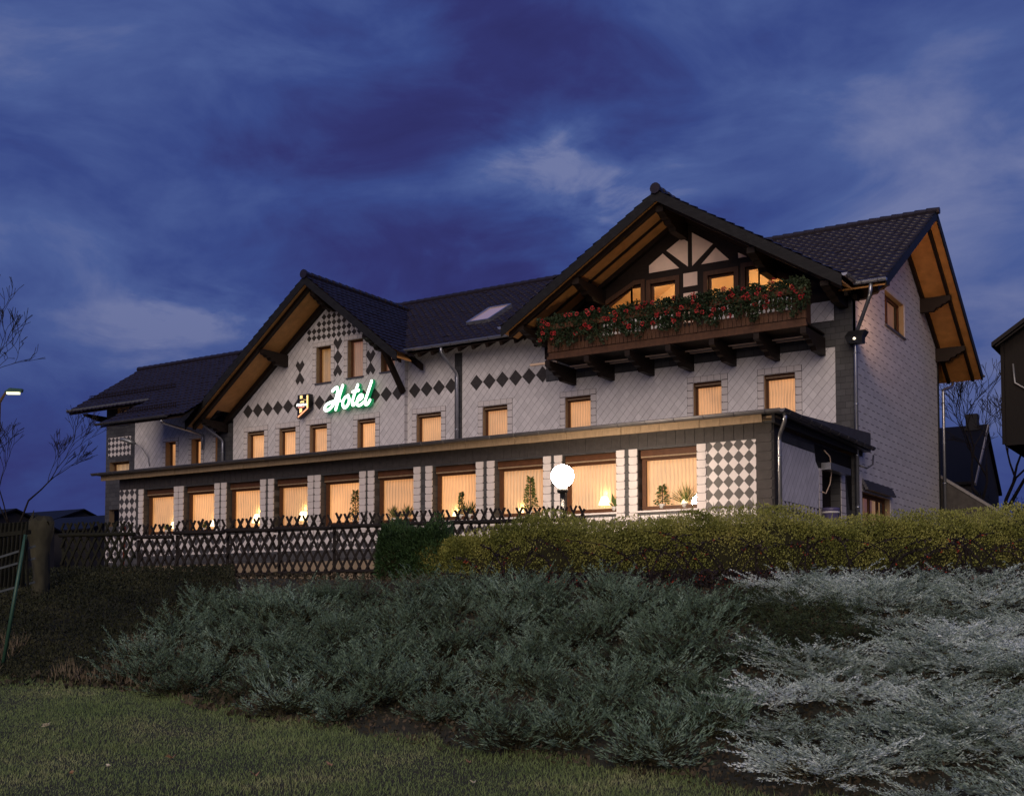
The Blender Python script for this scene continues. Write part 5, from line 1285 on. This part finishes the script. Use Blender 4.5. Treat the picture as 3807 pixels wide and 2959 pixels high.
def place(protos, spots, name, cat, group, labelf, seed):
    rng = random.Random(seed)
    for i, (x, y, sc) in enumerate(spots):
        src = protos[i % len(protos)]; o = src if i < len(protos) else src.copy()
        if i >= len(protos): COL.objects.link(o)
        o.location = (x, y, float(gz(x, y)) - .03); o.rotation_euler = (0, 0, rng.uniform(0, 6.28)); o.scale = (sc, sc, sc * rng.uniform(.85, 1.15))
        o['label'] = labelf(x, y); o['category'] = cat; o['group'] = group(x, y)

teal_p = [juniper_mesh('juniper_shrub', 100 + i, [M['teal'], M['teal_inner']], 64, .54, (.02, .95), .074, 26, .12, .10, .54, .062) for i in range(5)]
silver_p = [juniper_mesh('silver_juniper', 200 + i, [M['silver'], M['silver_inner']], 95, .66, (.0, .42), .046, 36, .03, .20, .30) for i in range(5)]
rng = random.Random(77)
def silver_edge(d, s):
    """silver junipers hold the right side: everything right of this line"""
    return float(np.interp(d, [9, 10.5, 12.4, 13.4, 14.6, 16.0, 17.0, 20], [2.3, 2.35, 2.5, 3.1, 4.1, 4.2, 3.5, 3.4]))
teal_s, silver_s = [], []
d = 8.6
while d < 20.6:
    s = -6.2 + rng.uniform(0, .4)
    while s < 9.5:
        df, dc = np.interp(s, FS, FD), np.interp(s, CS, CD)
        jd, js = d + rng.uniform(-.28, .28), s + rng.uniform(-.25, .25)
        x, y = xy(jd, js); edge = silver_edge(jd, js)
        if jd > df + (.35 if js < -3 else .12) and jd < dc - 1.1:
            if js > edge + .1:
                if rng.random() > .10: silver_s.append((x, y, rng.uniform(.85, 1.25)))
            elif js < min(edge - .45, 2.9) and js > -5.9 + max(0, (17 - jd)) * .62 and js > -5.6 and jd < dc - 2.0: teal_s.append((x, y, rng.uniform(.8, 1.2)))
        s += .72 if s < edge else .84
    d += .72
print('junipers', len(teal_s), len(silver_s))
def tl(x, y):
    d, s = ds(x, y); df = np.interp(s, FS, FD)
    if d < df + 1.5: return 'blue green juniper clump in the lowest row on the bank, along the lawn edge'
    if d > 17.3: return 'blue green juniper clump in the top row on the bank, below fence and hedge'
    return 'blue green feathery juniper clump in the middle of the bank'
def tg(x, y):
    d, s = ds(x, y); df = np.interp(s, FS, FD)
    return 'junipers along the lawn edge' if d < df + 1.5 else ('junipers at the top of the bank' if d > 17.3 else 'junipers in the middle of the bank')
def sl(x, y):
    d, s = ds(x, y)
    if d > 15: return 'silvery spreading juniper high on the right of the bank, below the dark cotoneaster'
    return 'silvery spreading juniper in the right foreground'
place(teal_p, teal_s, 'juniper_shrub', 'juniper', tg, tl, 5)
place(silver_p, silver_s, 'silver_juniper', 'juniper', lambda x, y: 'silver junipers high on the right bank' if ds(x, y)[0] > 15 else 'silver junipers in the right foreground', sl, 6)

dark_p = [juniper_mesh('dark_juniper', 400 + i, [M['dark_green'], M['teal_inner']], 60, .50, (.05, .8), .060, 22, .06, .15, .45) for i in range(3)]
dark_s = []
for d, s in ((13.6, 3.3), (14.1, 3.6), (14.6, 3.3), (14.9, 3.9), (15.3, 3.5), (15.6, 4.1), (16.0, 3.5), (16.2, 4.3), (16.5, 3.8), (16.9, 3.3), (14.4, 4.1), (15.2, 4.4), (15.9, 3.0), (17.2, 3.6)):
    x, y = xy(d + rng.uniform(-.12, .12), s + rng.uniform(-.1, .1)); dark_s.append((x, y, rng.uniform(.75, 1.0)))
place(dark_p, dark_s, 'dark_juniper', 'juniper', lambda x, y: 'dark green junipers in the gap', lambda x, y: 'dark green low juniper in the shaded gap between teal and silver junipers', 9)

# ground cover between the shrubs (too many leaves to count)
def scatter(n, seed, dr, sr, test=None):
    rng = np.random.default_rng(seed); d = rng.uniform(*dr, n); s = rng.uniform(*sr, n)
    if test is not None: k = test(d, s); d, s = d[k], s[k]
    x, y = xy(d, s); return x, y, gz(x, y), rng
tst = lambda d, s: (d > np.interp(s, FS, FD) - .15) & (d < np.interp(s, CS, CD) + .6)
x, y, z, r_ = scatter(70000, 1, (7, 23), (-6, 10.5), tst)
Dr = r_.normal(size=(len(x), 3)) * .6 + np.array([0, 0, .45]); V, Q = leaves(np.stack([x, y, z + r_.uniform(0, .10, len(x))], 1), Dr, r_.uniform(.03, .08, len(x)), r_.uniform(.010, .022, len(x)), r_)
tag(arr_obj('ground_cover', V, Q, M['ground_leaf']), 'brown and green leaf litter and low cover between the junipers', 'ground cover', None, 'stuff')
tst2 = lambda d, s: (d > np.interp(s, FS, FD) + .1) & (d < 23.2) & (s < -4.0 + .25 * (17 - d))
x, y, z, r_ = scatter(170000, 2, (14, 23.4), (-14, -3.2), tst2)
d_, s_ = ds(x, y); Dr = r_.normal(size=(len(x), 3)) * .5 + np.array([0, 0, .6]); hh = .05 + .22 * np.clip((d_ - 16.5) / 5, 0, 1)
V, Q = leaves(np.stack([x, y, z + r_.uniform(0, 1, len(x)) * hh], 1), Dr, r_.uniform(.03, .075, len(x)), r_.uniform(.006, .015, len(x)), r_)
tag(arr_obj('undergrowth', V, Q, M['dark_leaf']), 'dark leafy undergrowth on the left of the bank', 'undergrowth', None, 'stuff')
tst3 = lambda d, s: (d > np.interp(s, FS, FD) + .0) & (d < np.interp(s, FS, FD) + 2.2) & (np.sin(s * 2.1) + .6 * np.sin(s * 5.3 + d) > -.1)
x, y, z, r_ = scatter(9000, 3, (14.5, 19), (-8.5, -3.9), tst3)
Dr = r_.normal(size=(len(x), 3)) * .30 + np.array([0, 0, 1.0]); V, Q = leaves(np.stack([x, y, z], 1), Dr, r_.uniform(.10, .26, len(x)), r_.uniform(.003, .006, len(x)), r_)
tag(arr_obj('dry_grass', V, Q, M['straw']), 'dry straw coloured grass at the foot of the left bank', 'dry grass', None, 'stuff')
x, y, z, r_ = scatter(5000, 9, (13, 17.5), (-9, -2.5), lambda d, s: np.abs(d - np.interp(s, FS, FD) - .05) < .32)
Dr = r_.normal(size=(len(x), 3)) * .6 + np.array([0, 0, .2]); V, Q = leaves(np.stack([x, y, z + .02], 1), Dr, r_.uniform(.05, .12, len(x)), r_.uniform(.02, .045, len(x)), r_)
tag(arr_obj('leaf_litter', V, Q, M['ground_leaf']), 'drift of dead leaves along the lawn edge', 'leaf litter', None, 'stuff')

# lawn
tst4 = lambda d, s: (d < np.interp(s, FS, FD) + .18 + .16 * np.sin(s * 5) + .1 * np.sin(s * 13)) & (np.abs(s) < d * .47 + .5)
x, y, z, r_ = scatter(330000, 4, (8.6, 17), (-8.5, 4.6), tst4)
patch = .75 + .25 * np.sin(x * 1.9 + np.sin(y * 1.3) * 2) * np.sin(y * 2.3)
Dr = r_.normal(size=(len(x), 3)) * .42 + np.array([.05, 0, 1.0]); V, Q = leaves(np.stack([x, y, z - .005], 1), Dr, r_.uniform(.025, .075, len(x)) * patch * (1 + 1.3 * np.exp(-np.abs(np.interp(ds(x, y)[1], FS, FD) - ds(x, y)[0]) / .22) * (r_.random(len(x)) < .5)), r_.uniform(.0016, .0032, len(x)), r_)
tag(arr_obj('lawn_grass', V, Q, M['grass']), 'short grass of the lawn', 'grass', None, 'stuff')
# fallen leaves one can pick out
def fallen(i, u, v, sz, mat_, label):
    """leaf lying on the lawn; u, v give its bearing and how near it lies"""
    dd = 1.6 * F_PX / ((v - 1295) * 1.743)
    for _ in range(6): x, y = xy(dd, (u - 1092) * 1.743 / F_PX * dd); dd = (1.6 - float(gz(x, y))) * F_PX / ((v - 1295) * 1.743)
    x, y = xy(dd, (u - 1092) * 1.743 / F_PX * dd); z = float(gz(x, y)) + .035; rng = random.Random(i); mb = MB(); k = 11; pts = []
    for j in range(k):
        a = 6.283 * j / k; r = sz * (1.0 if j % 2 == 0 else .5) * rng.uniform(.8, 1.1); pts.append((x + r * math.cos(a), y + r * math.sin(a) * .8, z + .45 * r * math.sin(a * 1.5 + i) + .02))
    mb.add(pts + [(x, y, z)], [(j, (j + 1) % k, k) for j in range(k)])
    mb.tube([(x, y, z), (x + sz * .6, y - sz * .8, z + sz * .5)], .003, 4)
    tag(mb.build('fallen_leaf', M[mat_], None, False, (x, y, z)), label, 'leaf', 'fallen leaves on the lawn')
for i, a in enumerate(((104, 1583, .065, 'leaf_pale', 'pale star shaped fallen leaf, leftmost on the lawn'), (371, 1622, .075, 'leaf_brown', 'curled brown fallen leaf left of centre on the lawn'),
    (548, 1662, .06, 'leaf_brown', 'dark curled fallen leaf at the bottom of the lawn, in the middle'), (706, 1645, .05, 'leaf_brown', 'brown fallen leaf near the bottom edge of the lawn, right of the dark curled one'),
    (238, 1640, .03, 'leaf_pale', 'tiny pale leaf scrap at the bottom left of the lawn'), (160, 1655, .03, 'leaf_brown', 'small brown leaf at the lower left corner of the lawn'),
    (817, 1582, .045, 'leaf_pale', 'pale fallen leaf at the lawn edge below the junipers, left of two'), (706, 1580, .035, 'leaf_brown', 'small brown fallen leaf in the middle of the lawn'),
    (1010, 1675, .035, 'leaf_pale', 'pale fallen leaf at the bottom of the lawn, furthest right'), (1000, 1640, .04, 'leaf_brown', 'brown fallen leaf on the lawn below the middle of the bank'),
    (122, 1470, .05, 'leaf_pale', 'pale leaf scrap at the far left lawn edge'), (300, 1480, .06, 'leaf_pale', 'pale scrap at the far lawn edge, beside the first junipers'))): fallen(i, *a)

# hedge: long olive hedge above the bank
def hedge_obj(name, label, cat, pts, wd, prof, n, mat_, seed, leaf=(.035, .085), flat=1.0):
    """pts: (x, y) along the foot, prof(t) -> height; core of twigs under a skin of leaf sprays"""
    rng = np.random.default_rng(seed); pts = np.array(pts, float); seg = np.linalg.norm(np.diff(pts, axis=0), axis=1); cum = np.concatenate([[0], np.cumsum(seg)]); L = cum[-1]
    def at(t): u = t * L; return np.stack([np.interp(u, cum, pts[:, 0]), np.interp(u, cum, pts[:, 1])], -1)
    t0 = at(np.array([.5]))[0]; th = thing(name, label, cat, (t0[0], t0[1], float(gz(*t0))))
    dirv = (pts[-1] - pts[0]) / np.linalg.norm(pts[-1] - pts[0]); nv = np.array([dirv[1], -dirv[0]])   # towards the viewer
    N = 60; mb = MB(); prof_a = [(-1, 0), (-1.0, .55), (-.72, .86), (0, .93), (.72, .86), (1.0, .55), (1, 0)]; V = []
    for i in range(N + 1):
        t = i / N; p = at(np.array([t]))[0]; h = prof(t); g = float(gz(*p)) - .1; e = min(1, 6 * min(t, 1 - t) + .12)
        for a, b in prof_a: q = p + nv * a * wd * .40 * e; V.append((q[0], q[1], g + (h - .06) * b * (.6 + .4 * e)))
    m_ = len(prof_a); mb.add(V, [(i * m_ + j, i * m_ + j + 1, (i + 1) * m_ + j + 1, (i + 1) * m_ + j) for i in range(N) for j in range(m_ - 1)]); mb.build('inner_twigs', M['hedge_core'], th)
    t = rng.random(n); f = rng.random(n); p = at(t); e = np.minimum(1, 6 * np.minimum(t, 1 - t) + .12); h = np.array([prof(k) for k in t]) * (.45 + .55 * e)
    ang = np.where(f < .62, rng.uniform(-.05, 1.1, n), rng.uniform(1.1, 3.2, n))      # mostly the front face and the top
    lump = .86 + .16 * np.sin(t * L * 3.1 + ang * 2) * np.sin(ang * 5 + t * L * 1.3) + .07 * np.sin(t * L * 9 + ang * 7)
    sx = np.cos(ang); sz = np.sin(np.clip(ang, 0, 3.15)) ** .55
    rr = rng.uniform(.80, 1.06, n) * lump
    off = np.sign(sx) * np.abs(sx) ** .6 * wd * .5 * rr * e; zz = sz * h * np.minimum(rr + .06, 1.05)
    low = rng.random(n) < .3; zz = np.where(low & (f < .62), rng.uniform(0, .8, n) * h, zz); off = np.where(low & (f < .62), wd * .5 * rr * e * rng.uniform(.85, 1.05, n), off)
    P = np.stack([p[:, 0] + nv[0] * off, p[:, 1] + nv[1] * off, gz(p[:, 0], p[:, 1]) + zz], 1)
    Dr = np.stack([nv[0] * sx, nv[1] * sx, sz * .9 + .25], 1) * flat + rng.normal(size=(n, 3)) * .55
    Ls = rng.uniform(*leaf, n); Ws = rng.uniform(.006, .014, n)
    sh = (rng.random(n) < .010) & (ang > .9)                     # stray shoots standing out of the top
    Ls = np.where(sh, rng.uniform(.10, .22, n), Ls); Ws = np.where(sh, .006, Ws); Dr[sh] = Dr[sh] * .5 + np.array([0, 0, 1.2])
    V, Q = leaves(P, Dr, Ls, Ws, rng); arr_obj('foliage', V, Q, mat_, th)
    return th
h_ = lambda t: 1.10 + .05 * math.sin(t * 23) + .04 * math.sin(t * 51 + 1) - .06 * max(0, .25 - t) * 2
hedge_obj('hedge', 'long olive green hedge along the top of the bank in front of the hotel', 'hedge', [xy(20.75, -1.75), xy(20.35, 1.5), xy(19.9, 4.5), xy(19.6, 7.5), xy(19.6, 11.5), xy(19.7, 15.0)], 1.25, h_, 200000, M['hedge'], 12, (.022, .060))
hedge_obj('conifer_bush', 'dark green feathery conifer bush at the left end of the hedge', 'conifer', [xy(21.3, -2.45), xy(21.1, -1.75), xy(20.9, -1.0)], 1.05, lambda t: 1.0 + .12 * math.sin(t * 9), 16000, M['conifer'], 13, (.05, .13))
x, y = -10.2, 51.5
tag(hedge_obj('evergreen_bush', 'black evergreen bush at the foot of the bare trees', 'bush', [(x, y), (x + 1.3, y), (x + 2.4, y)], 2.6, lambda t: 3.6 + .9 * math.sin(t * 8), 9000, M['evergreen'], 14, (.12, .3)), None, None)

# cotoneaster along the hedge foot: arching dark twigs, small leaves, red berries
def cotoneaster(i, d, s, label):
    rng = np.random.default_rng(300 + i); x0, y0 = xy(d, s); z0 = float(gz(x0, y0)); t = thing('cotoneaster', label, 'shrub', (x0, y0, z0), 'dark arching shrubs along the hedge foot')
    tw, P, Dr, BP = MB(), [], [], []
    for b in range(16):
        a = rng.uniform(0, 6.28); tall = b < 6; L = rng.uniform(1.0, 1.5) if tall else rng.uniform(.5, .9); bow = rng.uniform(.5, 1.0)
        o = np.array([x0 + rng.normal() * .5 * RGT.x, y0 + rng.normal() * .5 * RGT.y, z0]); side = np.array([RGT.x, RGT.y, 0]) * rng.choice([-1, 1]) * rng.uniform(.4, 1) + np.array([math.cos(a), math.sin(a), 0]) * .35
        pts = [o + side * L * bow * k ** 1.5 + np.array([0, 0, 1]) * L * (.62 * k * (1.9 - k) if tall else .40 * k * (2.0 - 1.2 * k)) + rng.normal(size=3) * .008 for k in np.linspace(0, 1, 7)]
        tw.tube([tuple(p) for p in pts], [.013, .012, .011, .009, .008, .006, .004], 4)
        for k in range(44):
            f = rng.uniform(.08, 1) * 5.99; j = int(f); p = pts[j] + (pts[j + 1] - pts[j]) * (f - j); P.append(p); Dr.append(rng.normal(size=3))
            if rng.random() < .05: BP.append(p + np.array([0, 0, -.02]))
    for k in range(900): P.append(np.array([x0, y0, z0]) + np.array([RGT.x, RGT.y, 0]) * rng.normal() * .55 + np.array([FWD.x, FWD.y, 0]) * rng.normal() * .25 + np.array([0, 0, rng.uniform(0, .28)])); Dr.append(rng.normal(size=3))
    tw.build('twigs', M['twig'], t); n = len(P); V, Q = leaves(np.array(P), np.array(Dr), rng.uniform(.035, .065, n), rng.uniform(.012, .022, n), rng); arr_obj('foliage', V, Q, M['cotoneaster'], t)
    for k in range(26): BP.append(np.array([x0, y0, z0]) + np.array([RGT.x, RGT.y, 0]) * rng.normal() * .35 - np.array([FWD.x, FWD.y, 0]) * rng.uniform(.1, .4) + np.array([0, 0, rng.uniform(0, .14)]))
    B = np.repeat(np.array(BP), 4, 0) + rng.normal(size=(len(BP) * 4, 3)) * .012; V, Q = leaves(B, rng.normal(size=B.shape), .03, .011, rng); arr_obj('berries', V, Q, M['berry'], t)
for i, (d, s, l_) in enumerate(((18.95, -.2, 'dark low cotoneaster at the foot of the hedge, furthest left'), (18.7, 1.1, 'dark low cotoneaster at the hedge foot, second from the left'), (18.5, 2.3, 'dark twiggy cotoneaster at the hedge foot above the teal junipers'),
    (18.35, 3.5, 'arching dark cotoneaster above the left end of the silver junipers'), (18.2, 4.6, 'arching dark cotoneaster above the silver junipers, in the middle of the row'), (18.1, 5.7, 'tall arching dark cotoneaster in front of the hedge, second from the right'),
    (18.0, 6.9, 'dark cotoneaster with long twigs in front of the hedge, third from the right edge'), (18.0, 8.1, 'dark cotoneaster at the right edge of the photo, below the hedge'))): cotoneaster(i, d, s, l_)
